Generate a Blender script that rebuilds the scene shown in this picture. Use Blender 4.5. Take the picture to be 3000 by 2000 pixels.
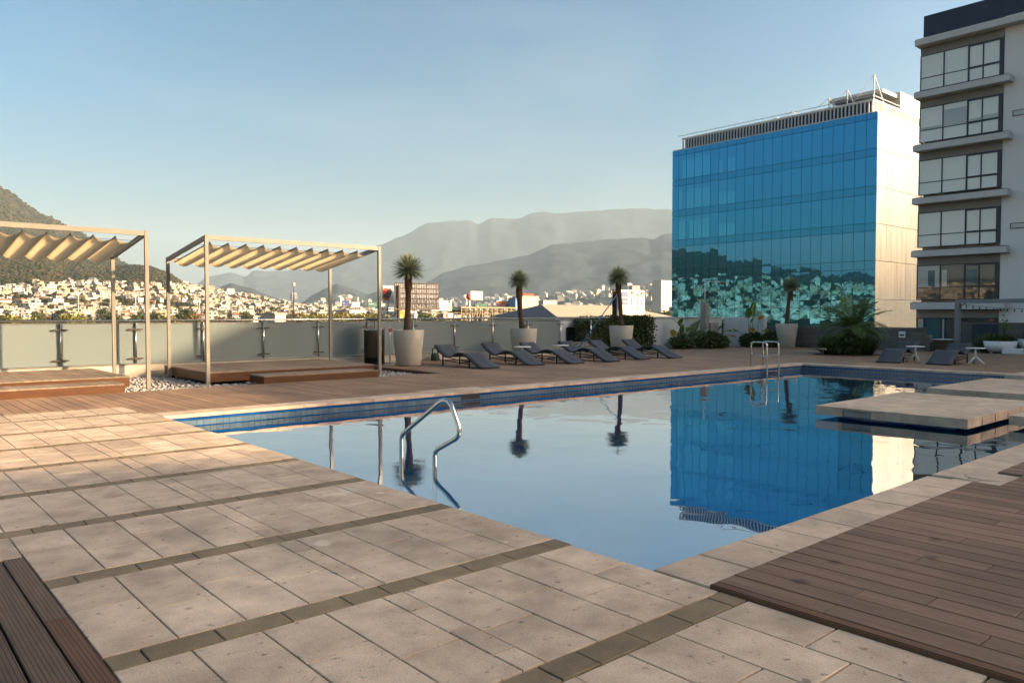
import bpy, math, random
from mathutils import Vector, Matrix, noise
R = math.radians
sc = bpy.context.scene
for o in list(bpy.data.objects): bpy.data.objects.remove(o)
col = sc.collection
rnd = random.Random(7)

# ---------------------------------------------------------------- camera, sky, sun, exposure
CAM_H, FPX, PITCH, YAW = 1.5, 2267.3, -1.968, 48.92
cam = bpy.data.cameras.new('camera'); camo = bpy.data.objects.new('camera', cam); col.objects.link(camo)
cam.sensor_width = 36.0; cam.lens = FPX / 3000 * 36; cam.clip_start = 0.05; cam.clip_end = 60000
camo.location = (0, 0, CAM_H); camo.rotation_euler = (R(90 + PITCH), 0, R(YAW - 90))
sc.camera = camo
SUN_AZ, SUN_EL = -47.0, 17.0                     # degrees from +X, degrees above the horizon
sdir = Vector((math.cos(R(SUN_EL)) * math.cos(R(SUN_AZ)), math.cos(R(SUN_EL)) * math.sin(R(SUN_AZ)), math.sin(R(SUN_EL))))
world = bpy.data.worlds.new('World'); sc.world = world; world.use_nodes = True
wn = world.node_tree; bg = wn.nodes['Background']
sky = wn.nodes.new('ShaderNodeTexSky'); sky.sky_type = 'NISHITA'; sky.sun_disc = False
sky.sun_elevation = R(SUN_EL); sky.sun_rotation = math.atan2(sdir.x, sdir.y)
sky.altitude = 500; sky.air_density = 1.0; sky.dust_density = 9.5; sky.ozone_density = 4.0
# thin high cloud veil over the Nishita sky
tc = wn.nodes.new('ShaderNodeTexCoord'); mp = wn.nodes.new('ShaderNodeMapping'); mp.inputs['Scale'].default_value = (1.1, 2.4, 5.5); mp.inputs['Rotation'].default_value = (0, 0, R(35))
cn = wn.nodes.new('ShaderNodeTexNoise'); cn.inputs['Scale'].default_value = 1.7; cn.inputs['Detail'].default_value = 7; cn.inputs['Roughness'].default_value = .52
cr = wn.nodes.new('ShaderNodeValToRGB'); cr.color_ramp.elements[0].position = .47; cr.color_ramp.elements[1].position = .78
cr.color_ramp.elements[1].color = (.07, .07, .07, 1); cr.color_ramp.elements[0].color = (0, 0, 0, 1)
cm = wn.nodes.new('ShaderNodeMixRGB'); cm.inputs[2].default_value = (4.2, 4.3, 4.2, 1)
wn.links.new(tc.outputs['Generated'], mp.inputs[0]); wn.links.new(mp.outputs[0], cn.inputs['Vector']); wn.links.new(cn.outputs[0], cr.inputs[0])
wn.links.new(cr.outputs[0], cm.inputs[0]); hs_ = wn.nodes.new('ShaderNodeHueSaturation'); hs_.inputs['Saturation'].default_value = 1.15; hs_.inputs['Hue'].default_value = .482; hs_.inputs['Value'].default_value = .80; m1_ = wn.nodes.new('ShaderNodeMixRGB'); m1_.blend_type = 'MULTIPLY'; m1_.inputs[0].default_value = 1; m1_.inputs[2].default_value = (.35, .35, .35, 1)
gm_ = wn.nodes.new('ShaderNodeGamma'); gm_.inputs[1].default_value = 1.42; m2_ = wn.nodes.new('ShaderNodeMixRGB'); m2_.blend_type = 'MULTIPLY'; m2_.inputs[0].default_value = 1; m2_.inputs[2].default_value = (2.9, 2.9, 2.9, 1)
wn.links.new(sky.outputs[0], m1_.inputs[1]); wn.links.new(m1_.outputs[0], gm_.inputs[0]); wn.links.new(gm_.outputs[0], m2_.inputs[1]); wn.links.new(m2_.outputs[0], hs_.inputs['Color']); wn.links.new(hs_.outputs[0], cm.inputs[1]); wn.links.new(cm.outputs[0], bg.inputs[0])
bg.inputs[1].default_value = 0.05
sun = bpy.data.lights.new('sun', 'SUN'); suno = bpy.data.objects.new('sun', sun); col.objects.link(suno)
sun.energy = 2.05; sun.angle = R(0.55); sun.color = (1.0, .86, .66)
suno.rotation_euler = sdir.to_track_quat('Z', 'Y').to_euler(); suno.location = (40, -20, 40)
vs = sc.view_settings; vs.view_transform = 'Standard'; vs.look = 'None'; vs.gamma = 1.0; vs.use_curve_mapping = False
vs.exposure = 2.92
vs.use_white_balance = True; vs.white_balance_temperature = 8200; vs.white_balance_tint = 13
cy = sc.cycles; cy.use_denoising = True; cy.max_bounces = 8; cy.transparent_max_bounces = 16; cy.volume_bounces = 0; cy.diffuse_bounces = 3; cy.glossy_bounces = 4
cy.caustics_reflective = False; cy.caustics_refractive = False; cy.sample_clamp_indirect = 6

# ---------------------------------------------------------------- helpers
_yaw, _p = R(YAW), R(PITCH)
FW = Vector((math.cos(_yaw) * math.cos(_p), math.sin(_yaw) * math.cos(_p), math.sin(_p)))
RT = Vector((math.sin(_yaw), -math.cos(_yaw), 0)); UP = RT.cross(FW)
def pix(x, y, dist):
    """world point seen at photo pixel (x, y) at a horizontal distance (metres)"""
    d = RT * ((x - 1500) / FPX) - UP * ((y - 1000) / FPX) + FW
    k = dist / math.hypot(d.x, d.y)
    return Vector((d.x * k, d.y * k, CAM_H + d.z * k))
def azim(x): d = RT * ((x - 1500) / FPX) + FW; return math.atan2(d.y, d.x)
def elev(y): return (921.5 - y) / FPX

def link(o, parent=None):
    col.objects.link(o)
    if parent is not None: o.parent = parent
    return o
def tag(o, label=None, cat=None, group=None, kind=None):
    if label: o['label'] = label
    if cat: o['category'] = cat
    if group: o['group'] = group
    if kind: o['kind'] = kind
    return o
def empty(name, loc=(0, 0, 0), rz=0, label=None, cat=None, group=None):
    o = bpy.data.objects.new(name, None); o.empty_display_size = .2; o.location = loc; o.rotation_euler = (0, 0, rz)
    link(o); return tag(o, label, cat, group)
def copy_tree(o, parent=None):
    c = o.copy(); col.objects.link(c); c.parent = parent
    for ch in [x for x in bpy.data.objects if x.parent == o]: copy_tree(ch, c)
    return c
class MB:
    def __init__(s): s.v = []; s.f = []; s.m = []
    def quad(s, a, b, c, d, m=0):
        n = len(s.v); s.v += [tuple(a), tuple(b), tuple(c), tuple(d)]; s.f.append((n, n + 1, n + 2, n + 3)); s.m.append(m); return s
    def tri(s, a, b, c, m=0):
        n = len(s.v); s.v += [tuple(a), tuple(b), tuple(c)]; s.f.append((n, n + 1, n + 2)); s.m.append(m); return s
    def faces(s, vs, fs, m=0):
        n = len(s.v); s.v += [tuple(p) for p in vs]
        for f in fs: s.f.append(tuple(n + i for i in f)); s.m.append(m)
        return s
    def box(s, x0, x1, y0, y1, z0, z1, m=0, b=0.0):
        if b <= 0:
            vs = [(x, y, z) for z in (z0, z1) for y in (y0, y1) for x in (x0, x1)]
            return s.faces(vs, [(0, 2, 3, 1), (4, 5, 7, 6), (0, 1, 5, 4), (2, 6, 7, 3), (0, 4, 6, 2), (1, 3, 7, 5)], m)
        vs = []
        for (i, z) in ((0, z0), (0, z1 - b), (b, z1)):
            vs += [(x0 + i, y0 + i, z), (x1 - i, y0 + i, z), (x1 - i, y1 - i, z), (x0 + i, y1 - i, z)]
        fs = [(3, 2, 1, 0), (8, 9, 10, 11)]
        for k in (0, 4):
            for j in range(4): fs.append((k + j, k + (j + 1) % 4, k + 4 + (j + 1) % 4, k + 4 + j))
        return s.faces(vs, fs, m)
    def beam(s, a, b, w, h, m=0, up=Vector((0, 0, 1))):
        a = Vector(a); b = Vector(b); d = (b - a).normalized()
        if abs(d.dot(up)) > .98: up = Vector((0, 1, 0))
        x = d.cross(up).normalized() * w / 2; y = x.cross(d).normalized() * h / 2
        vs = [p + sx * x + sy * y for p in (a, b) for sx, sy in ((-1, -1), (1, -1), (1, 1), (-1, 1))]
        return s.faces(vs, [(3, 2, 1, 0), (4, 5, 6, 7), (0, 1, 5, 4), (1, 2, 6, 5), (2, 3, 7, 6), (3, 0, 4, 7)], m)
    def tube(s, pts, r, n=10, m=0, caps=True):
        pts = [Vector(p) for p in pts]; rr = r if isinstance(r, (list, tuple)) else [r] * len(pts)
        rings = []; prev = None
        for i, p in enumerate(pts):
            t = (pts[min(i + 1, len(pts) - 1)] - pts[max(i - 1, 0)]).normalized()
            if prev is None:
                ref = Vector((0, 0, 1)) if abs(t.z) < .9 else Vector((1, 0, 0)); nx = t.cross(ref).normalized()
            else:
                nx = (prev - t * prev.dot(t)).normalized()
            prev = nx; ny = t.cross(nx)
            rings.append([p + (nx * math.cos(2 * math.pi * k / n) + ny * math.sin(2 * math.pi * k / n)) * rr[i] for k in range(n)])
        b = len(s.v)
        for ring in rings: s.v += [tuple(p) for p in ring]
        for i in range(len(rings) - 1):
            for k in range(n):
                s.f.append((b + i * n + k, b + i * n + (k + 1) % n, b + (i + 1) * n + (k + 1) % n, b + (i + 1) * n + k)); s.m.append(m)
        if caps:
            s.f.append(tuple(b + k for k in reversed(range(n)))); s.m.append(m)
            e = b + (len(rings) - 1) * n; s.f.append(tuple(e + k for k in range(n))); s.m.append(m)
        return s
    def lathe(s, prof, n=32, m=0, c=(0, 0)):
        b = len(s.v)
        for (r, z) in prof:
            for k in range(n): a = 2 * math.pi * k / n; s.v.append((c[0] + r * math.cos(a), c[1] + r * math.sin(a), z))
        for i in range(len(prof) - 1):
            for k in range(n): s.f.append((b + i * n + k, b + i * n + (k + 1) % n, b + (i + 1) * n + (k + 1) % n, b + (i + 1) * n + k)); s.m.append(m)
        return s
    def disc(s, r, z, n=32, m=0, c=(0, 0), up=True):
        b = len(s.v); s.v += [(c[0] + r * math.cos(2 * math.pi * k / n), c[1] + r * math.sin(2 * math.pi * k / n), z) for k in range(n)]
        s.f.append(tuple(range(b, b + n)) if up else tuple(reversed(range(b, b + n)))); s.m.append(m); return s
    def prism(s, poly, z0, z1, m=0):
        n = len(poly); b = len(s.v); s.v += [(x, y, z0) for x, y in poly] + [(x, y, z1) for x, y in poly]
        s.f.append(tuple(reversed(range(b, b + n)))); s.m.append(m); s.f.append(tuple(range(b + n, b + 2 * n))); s.m.append(m)
        for k in range(n): s.f.append((b + k, b + (k + 1) % n, b + n + (k + 1) % n, b + n + k)); s.m.append(m)
        return s
    def mesh(s, name, mats, smooth=False):
        me = bpy.data.meshes.new(name); me.from_pydata(s.v, [], s.f)
        for mt in (mats if isinstance(mats, (list, tuple)) else [mats]): me.materials.append(mt)
        if any(s.m): me.polygons.foreach_set('material_index', s.m)
        if smooth: me.polygons.foreach_set('use_smooth', [True] * len(me.polygons))
        me.update(); return me
    def build(s, name, mats, parent=None, smooth=False, loc=None):
        o = bpy.data.objects.new(name, s.mesh(name, mats, smooth)); link(o, parent)
        if loc is not None: o.location = loc
        return o
def place(name, me, parent=None, loc=(0, 0, 0), rot=(0, 0, 0), scale=None):
    o = bpy.data.objects.new(name, me); link(o, parent); o.location = loc; o.rotation_euler = rot
    if scale: o.scale = scale
    return o
_cache = {}
def piece(name, parent, x0, x1, y0, y1, z0, z1, m, b=.003, tilt=0.0):
    """a bevelled block; blocks of one size and material share their mesh"""
    k = (name, round(x1 - x0, 3), round(y1 - y0, 3), round(z1 - z0, 3), m.name)
    if k not in _cache:
        w, l, h = (x1 - x0) / 2, (y1 - y0) / 2, (z1 - z0)
        _cache[k] = MB().box(-w, w, -l, l, -h, 0, 0, b).mesh(name, m)
    return place(name, _cache[k], parent, ((x0 + x1) / 2, (y0 + y1) / 2, z1), (rnd.gauss(0, tilt), rnd.gauss(0, tilt), 0) if tilt else (0, 0, 0))

# ---------------------------------------------------------------- materials
def newmat(name):
    m = bpy.data.materials.new(name); m.use_nodes = True; nt = m.node_tree
    return m, nt, nt.nodes['Principled BSDF']
def N(nt, t, **kw):
    n = nt.nodes.new(t)
    for k, v in kw.items():
        if k in n.inputs: n.inputs[k].default_value = v
        else: setattr(n, k, v)
    return n
def mat(name, c1, c2=None, rough=.6, scale=4, detail=6, stretch=(1, 1, 1), rv=0.0, bump=0.0, bscale=None, spec=.3, metal=0.0, lo=.35, hi=.65, spots=None, trans=0.0, local=False, grain=None, marks=()):
    m, nt, b = newmat(name); L = nt.links.new
    b.inputs['Roughness'].default_value = rough; b.inputs['Metallic'].default_value = metal; b.inputs['Specular IOR Level'].default_value = spec
    c = (*c1, 1); b.inputs['Base Color'].default_value = c
    if local: pos = N(nt, 'ShaderNodeTexCoord').outputs['Object']
    else: pos = N(nt, 'ShaderNodeNewGeometry').outputs['Position']
    out = None
    if c2 is not None:
        mp = N(nt, 'ShaderNodeMapping', Scale=stretch); L(pos, mp.inputs[0])
        nz = N(nt, 'ShaderNodeTexNoise', Scale=scale, Detail=detail, Roughness=.6); L(mp.outputs[0], nz.inputs['Vector'])
        rp = N(nt, 'ShaderNodeMapRange'); rp.inputs[1].default_value = lo; rp.inputs[2].default_value = hi; L(nz.outputs[0], rp.inputs[0])
        mx = N(nt, 'ShaderNodeMixRGB'); mx.inputs[1].default_value = c; mx.inputs[2].default_value = (*c2, 1); L(rp.outputs[0], mx.inputs[0]); out = mx.outputs[0]
        if spots:
            n2 = N(nt, 'ShaderNodeTexNoise', Scale=spots[0], Detail=3); L(mp.outputs[0], n2.inputs['Vector'])
            r2 = N(nt, 'ShaderNodeMapRange'); r2.inputs[1].default_value = spots[1]; r2.inputs[2].default_value = spots[1] + .08; L(n2.outputs[0], r2.inputs[0])
            m2 = N(nt, 'ShaderNodeMixRGB'); m2.inputs[2].default_value = (*spots[2], 1); L(r2.outputs[0], m2.inputs[0]); L(out, m2.inputs[1]); out = m2.outputs[0]
    if grain:
        n3 = N(nt, 'ShaderNodeTexNoise', Scale=grain[0], Detail=4, Roughness=.7); L(pos, n3.inputs['Vector'])
        r4 = N(nt, 'ShaderNodeMapRange'); r4.inputs[1].default_value = .3; r4.inputs[2].default_value = .7; r4.inputs[3].default_value = 1 - grain[1]; r4.inputs[4].default_value = 1 + grain[1]; L(n3.outputs[0], r4.inputs[0])
        n4 = N(nt, 'ShaderNodeTexNoise', Scale=grain[2], Detail=5, Roughness=.6, Distortion=.8); L(pos, n4.inputs['Vector'])
        r5 = N(nt, 'ShaderNodeMapRange'); r5.inputs[1].default_value = .35; r5.inputs[2].default_value = .65; r5.inputs[3].default_value = 1 - grain[3]; r5.inputs[4].default_value = 1 + grain[3]; L(n4.outputs[0], r5.inputs[0])
        m5 = N(nt, 'ShaderNodeMath', operation='MULTIPLY'); L(r4.outputs[0], m5.inputs[0]); L(r5.outputs[0], m5.inputs[1])
        h5 = N(nt, 'ShaderNodeHueSaturation'); h5.inputs['Color'].default_value = c
        if out: L(out, h5.inputs['Color'])
        L(m5.outputs[0], h5.inputs['Value']); out = h5.outputs[0]
    for (sx, sy, sr, sc_, am) in marks:
        vd = N(nt, 'ShaderNodeVectorMath', operation='DISTANCE'); vd.inputs[1].default_value = (sx, sy, 0)
        dn = N(nt, 'ShaderNodeTexNoise', Scale=.9 / sr, Detail=4); L(pos, dn.inputs['Vector']); L(pos, vd.inputs[0])
        ad = N(nt, 'ShaderNodeMath', operation='MULTIPLY_ADD'); L(dn.outputs[0], ad.inputs[0]); ad.inputs[1].default_value = sr * 1.6; L(vd.outputs['Value'], ad.inputs[2])
        r6 = N(nt, 'ShaderNodeMapRange'); r6.inputs[1].default_value = sr * 1.25; r6.inputs[2].default_value = sr * 1.5; r6.inputs[3].default_value = am; r6.inputs[4].default_value = 0; L(ad.outputs[0], r6.inputs[0])
        m6 = N(nt, 'ShaderNodeMixRGB'); m6.inputs[2].default_value = (*sc_, 1); L(r6.outputs[0], m6.inputs[0])
        if out: L(out, m6.inputs[1])
        out = m6.outputs[0]
    if rv:
        oi = N(nt, 'ShaderNodeObjectInfo'); r = N(nt, 'ShaderNodeMapRange'); r.inputs[3].default_value = 1 - rv; r.inputs[4].default_value = 1 + rv * .8
        L(oi.outputs['Random'], r.inputs[0])
        hs = N(nt, 'ShaderNodeHueSaturation'); hs.inputs['Color'].default_value = c
        if out: L(out, hs.inputs['Color'])
        L(r.outputs[0], hs.inputs['Value']); out = hs.outputs[0]
    if out: L(out, b.inputs['Base Color'])
    if bump:
        nb = N(nt, 'ShaderNodeTexNoise', Scale=bscale or scale * 4, Detail=5); 
        if c2 is not None: L(mp.outputs[0], nb.inputs['Vector'])
        else: L(pos, nb.inputs['Vector'])
        bp = N(nt, 'ShaderNodeBump', Strength=bump, Distance=.02); L(nb.outputs[0], bp.inputs['Height']); L(bp.outputs[0], b.inputs['Normal'])
    if trans:
        tr = N(nt, 'ShaderNodeBsdfTranslucent'); mxs = N(nt, 'ShaderNodeMixShader'); mxs.inputs[0].default_value = trans
        if out: L(out, tr.inputs[0])
        else: tr.inputs[0].default_value = c
        o = nt.nodes['Material Output']; L(b.outputs[0], mxs.inputs[1]); L(tr.outputs[0], mxs.inputs[2]); L(mxs.outputs[0], o.inputs[0])
    return m
def plank(name, c1, c2, rv, axis='Y', grooves=7, width=.163, stains=()):
    """grooved composite decking: ridges run along the board, grain and wear in colour"""
    m, nt, b = newmat(name); L = nt.links.new
    b.inputs['Roughness'].default_value = .62; b.inputs['Specular IOR Level'].default_value = .25
    g = N(nt, 'ShaderNodeNewGeometry'); tc = N(nt, 'ShaderNodeTexCoord')
    st = (14, 1.2, 8) if axis == 'Y' else (1.2, 14, 8)
    mp = N(nt, 'ShaderNodeMapping', Scale=st); L(g.outputs['Position'], mp.inputs[0])
    nz = N(nt, 'ShaderNodeTexNoise', Scale=1.6, Detail=7, Roughness=.65); L(mp.outputs[0], nz.inputs['Vector'])
    rp = N(nt, 'ShaderNodeMapRange'); rp.inputs[1].default_value = .3; rp.inputs[2].default_value = .7; L(nz.outputs[0], rp.inputs[0])
    mx = N(nt, 'ShaderNodeMixRGB'); mx.inputs[1].default_value = (*c1, 1); mx.inputs[2].default_value = (*c2, 1); L(rp.outputs[0], mx.inputs[0])
    bl = N(nt, 'ShaderNodeTexNoise', Scale=.9, Detail=3); L(g.outputs['Position'], bl.inputs['Vector'])
    br = N(nt, 'ShaderNodeMapRange'); br.inputs[1].default_value = .35; br.inputs[2].default_value = .7; br.inputs[3].default_value = .82; br.inputs[4].default_value = 1.15; L(bl.outputs[0], br.inputs[0])
    oi = N(nt, 'ShaderNodeObjectInfo'); r = N(nt, 'ShaderNodeMapRange'); r.inputs[3].default_value = 1 - rv; r.inputs[4].default_value = 1 + rv; L(oi.outputs['Random'], r.inputs[0])
    mu = N(nt, 'ShaderNodeMath', operation='MULTIPLY'); L(r.outputs[0], mu.inputs[0]); L(br.outputs[0], mu.inputs[1])
    hs = N(nt, 'ShaderNodeHueSaturation'); L(mx.outputs[0], hs.inputs['Color']); L(mu.outputs[0], hs.inputs['Value'])
    out = hs.outputs[0]
    for (sx, sy, sr) in stains:
        vd = N(nt, 'ShaderNodeVectorMath', operation='DISTANCE'); vd.inputs[1].default_value = (sx, sy, 0)
        dn = N(nt, 'ShaderNodeTexNoise', Scale=9, Detail=3); L(g.outputs['Position'], dn.inputs['Vector']); L(g.outputs['Position'], vd.inputs[0])
        ad = N(nt, 'ShaderNodeMath', operation='MULTIPLY_ADD'); L(dn.outputs[0], ad.inputs[0]); ad.inputs[1].default_value = sr * .9; L(vd.outputs['Value'], ad.inputs[2])
        r3 = N(nt, 'ShaderNodeMapRange'); r3.inputs[1].default_value = sr * .9; r3.inputs[2].default_value = sr * 1.6; r3.inputs[3].default_value = .75; r3.inputs[4].default_value = 0; L(ad.outputs[0], r3.inputs[0])
        m3 = N(nt, 'ShaderNodeMixRGB'); m3.inputs[2].default_value = (.035, .022, .014, 1); L(r3.outputs[0], m3.inputs[0]); L(out, m3.inputs[1]); out = m3.outputs[0]
    # grooves: darker lines along the board, with relief
    sp = N(nt, 'ShaderNodeSeparateXYZ'); L(tc.outputs['Object'], sp.inputs[0])
    k = N(nt, 'ShaderNodeMath', operation='MULTIPLY'); L(sp.outputs['X' if axis == 'Y' else 'Y'], k.inputs[0]); k.inputs[1].default_value = 2 * math.pi * grooves / width
    sn = N(nt, 'ShaderNodeMath', operation='COSINE'); L(k.outputs[0], sn.inputs[0])
    gr = N(nt, 'ShaderNodeMapRange'); gr.inputs[1].default_value = -1; gr.inputs[2].default_value = -.45; L(sn.outputs[0], gr.inputs[0])
    gm = N(nt, 'ShaderNodeMixRGB', blend_type='MULTIPLY'); gm.inputs[0].default_value = 1; L(out, gm.inputs[1])
    gc = N(nt, 'ShaderNodeMapRange'); gc.inputs[3].default_value = .45; gc.inputs[4].default_value = 1; L(gr.outputs[0], gc.inputs[0]); L(gc.outputs[0], gm.inputs[2])
    L(gm.outputs[0], b.inputs['Base Color'])
    bp = N(nt, 'ShaderNodeBump', Strength=.7, Distance=.003); L(gr.outputs[0], bp.inputs['Height']); L(bp.outputs[0], b.inputs['Normal'])
    return m

M = {}
M['paver'] = mat('limestone paver', (.60, .44, .318), (.41, .29, .205), .62, 3.4, 9, (1, 1, 1), .11, .3, 90, .3, lo=.36, hi=.66, spots=(17, .64, (.23, .165, .115)), grain=(95, .16, .8, .19), marks=((3.14, 5.84, .10, (.66, .56, .45), .75), (3.42, 5.62, .06, (.66, .56, .45), .7), (3.28, 5.9, .16, (.66, .56, .45), .5), (2.36, 4.62, .12, (.66, .56, .45), .7), (3.55, 2.66, .045, (.66, .56, .45), .8), (3.3, 3.85, .03, (.66, .56, .45), .8), (1.3, 5.2, .12, (.22, .15, .10), .3), (2.0, 3.1, .16, (.22, .15, .10), .3), (3.0, 2.6, .14, (.22, .15, .10), .3), (2.6, 6.6, .14, (.22, .15, .10), .3), (3.35, 5.95, .025, (.5,.3,.08), .9), (1.7, 7.0, .16, (.22, .15, .10), .3)))
M['band'] = mat('dark stone band', (.25, .172, .10), (.185, .127, .074), .66, 5, 8, (1, 1, 1), .13, .3, 90, grain=(110, .2, 1.3, .15))
M['coping'] = mat('pool coping stone', (.60, .44, .318), (.44, .315, .225), .58, 3.8, 9, (1, 1, 1), .09, .25, 80, spots=(15, .66, (.24, .175, .125)), grain=(100, .12, 1.0, .12))
M['joint'] = mat('dark joint bedding', (.055, .042, .032), (.085, .068, .052), .9, 8)
M['deckL'] = plank('decking brown', (.165, .098, .060), (.105, .060, .036), .22, 'Y', 8, .15)
M['deckR'] = plank('decking weathered', (.30, .178, .115), (.195, .112, .072), .2, 'Y', 14, .163, ((3.99, 2.15, .06), (4.47, 2.19, .055), (5.0, 1.84, .06), (5.42, 1.98, .05), (6.3, 1.62, .06), (6.9, 1.35, .06)))
M['deckF'] = plank('decking far', (.36, .212, .128), (.265, .155, .093), .16, 'Y', 10, .163)
M['deckP'] = plank('platform decking', (.33, .235, .165), (.235, .165, .112), .16, 'Y', 8, .16)
M['fascia'] = mat('oiled wood fascia', (.105, .037, .012), (.07, .024, .008), .45, 6, 6, (.6, .6, 8), .06, .1, 30)
M['steel'] = mat('brushed stainless steel', (.55, .51, .46), None, .24, metal=1.0)
M['paintpost'] = mat('painted aluminium post', (.215, .19, .152), (.185, .163, .13), .42, 3)
M['bolt'] = mat('dark steel fitting', (.12, .095, .07), None, .4, metal=.8)
M['fabric'] = mat('beige canopy fabric', (.58, .425, .25), (.52, .375, .215), .9, 30, 3, trans=.72, spec=.05)
M['white'] = mat('white plaster', (.60, .575, .55), (.53, .505, .48), .75, 1.2, 6, bump=.08, bscale=40)
M['concrete'] = mat('rough concrete', (.33, .29, .25), (.22, .19, .16), .85, 3, 8, bump=.25, bscale=25)
M['curb'] = mat('rendered curb', (.50, .44, .36), (.36, .30, .235), .85, 2.2, 8, (.6, .6, 3), bump=.2, bscale=30)
M['greytile'] = mat('grey porcelain cladding', (.145, .125, .112), (.095, .084, .078), .42, 1.6, 8, (.5, .5, 5), .18)
M['pot'] = mat('white planter shell', (.44, .38, .31), (.38, .325, .26), .42, .9, 4, spec=.4)
M['soil'] = mat('dark potting soil', (.03, .022, .016), (.05, .036, .026), .95, 30, bump=.6, bscale=60)
M['wicker'] = mat('charcoal woven strap', (.060, .062, .070), (.036, .038, .045), .55, 220, 2, (1, 6, 1), .1, .35, 240, .35)
M['lframe'] = mat('black powder coated steel', (.018, .016, .016), None, .4)
M['whiteplastic'] = mat('white moulded plastic', (.70, .68, .66), None, .35)
M['black'] = mat('satin black steel', (.012, .012, .013), None, .3, spec=.5)
M['tileblue'] = mat('deep blue pool tile', (.004, .045, .16), (.006, .075, .22), .12, 1.3, 4, rv=.12, spec=.5)
M['tilebeige'] = mat('beige pool tile', (.115, .16, .185), (.075, .125, .165), .15, 2, 4, rv=.14, spec=.5)
M['grout'] = mat('pool grout', (.30, .31, .30), (.2, .23, .25), .8, 5)
M['floorblue'] = mat('pool floor mosaic', (.01, .46, .78), (.01, .50, .84), .4, 1.6, 4)
M['navy'] = mat('navy metal parapet', (.022, .032, .055), (.028, .038, .062), .5, 1)
M['aptwhite'] = mat('white apartment render', (.74, .70, .67), (.68, .64, .61), .8, .35, 7, (1, 1, .4), bump=.05, bscale=20)
M['aptgrey'] = mat('taupe spandrel panel', (.255, .235, .21), (.225, .207, .186), .7, .6, 5)
M['aptslab'] = mat('pale concrete ledge', (.60, .56, .53), (.52, .485, .46), .75, .8, 6, (1, 1, 2))
M['frame'] = mat('dark navy window frame', (.010, .010, .022), None, .35, spec=.5)
def glassmat(name, c, rough=.04, spec=.7, tint=None, coat=0, metal=0.0):
    m, nt, b = newmat(name); b.inputs['Base Color'].default_value = (*c, 1); b.inputs['Roughness'].default_value = rough
    b.inputs['Specular IOR Level'].default_value = spec; b.inputs['Metallic'].default_value = metal
    if metal: b.inputs['Specular Tint'].default_value = (.0, .36, .60, 1)
    if coat: b.inputs['Coat Weight'].default_value = coat; b.inputs['Coat IOR'].default_value = 1.9; b.inputs['Coat Roughness'].default_value = .01
    return m
def mirrorglass(name, c, wob, coat=1.0):
    m = glassmat(name, c, .015, .5, metal=1.0, coat=coat); nt = m.node_tree; b = nt.nodes['Principled BSDF']; L = nt.links.new
    g = N(nt, 'ShaderNodeNewGeometry'); oi = N(nt, 'ShaderNodeObjectInfo')
    mp = N(nt, 'ShaderNodeMapping', Scale=(.8, .8, .8)); L(g.outputs['Position'], mp.inputs[0]); L(oi.outputs['Random'], mp.inputs['Location'])
    nz = N(nt, 'ShaderNodeTexNoise', Scale=1.0, Detail=2); L(mp.outputs[0], nz.inputs['Vector'])
    bp = N(nt, 'ShaderNodeBump', Strength=wob, Distance=.05); L(nz.outputs[0], bp.inputs['Height']); L(bp.outputs[0], b.inputs['Normal']); L(bp.outputs[0], b.inputs['Coat Normal'])
    return m
M['towerglass'] = mirrorglass('blue mirrored glass', (.0, .180, .320), .05, .05)
M['towerspandrel'] = mirrorglass('blue spandrel glass', (.0, .157, .282), .05, .05)
M['towerlow'] = mirrorglass('teal mirrored glass', (.0, .178, .312), .05, .16)
M['towerlit'] = mirrorglass('painted daylight glass', (.006, .235, .375), .04, .08)  # lighter opaque tint standing in for daylight behind the glass
M['towermullion'] = mat('dark blue mullion', (.006, .05, .085), None, .4)
M['towerside'] = mat('pale glazed side panel', (.23, .23, .222), (.18, .183, .178), .16, .7, 5, (6, 6, .12), .07, .12, 1.6, spec=.5, metal=.85)
M['louvre'] = mat('pale louvre fin', (.56, .54, .52), None, .5)
M['louvreback'] = mat('blue louvre backing', (.006, .05, .10), None, .3)
M['blindglass'] = glassmat('window over pale blind', (.78, .77, .70), .04, .45)
M['blindglass2'] = glassmat('window over grey blind', (.46, .47, .45), .04, .45)
M['darkglass'] = glassmat('window into room', (.075, .07, .06), .02, .9)
M['curtain'] = glassmat('window over white curtain', (.42, .42, .40), .03, .7)
M['tealglass'] = glassmat('window into teal room', (.02, .10, .115), .03, .6)
# frosted balustrade glass
m, nt, b = newmat('frosted glass'); L = nt.links.new
b.inputs['Base Color'].default_value = (.27, .31, .30, 1); b.inputs['Roughness'].default_value = .25; b.inputs['Specular IOR Level'].default_value = .5
tr = N(nt, 'ShaderNodeBsdfTranslucent'); tr.inputs[0].default_value = (.36, .39, .37, 1)
mx = N(nt, 'ShaderNodeMixShader'); mx.inputs[0].default_value = .42
L(b.outputs[0], mx.inputs[1]); L(tr.outputs[0], mx.inputs[2]); L(mx.outputs[0], nt.nodes['Material Output'].inputs[0]); M['frost'] = m
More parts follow.
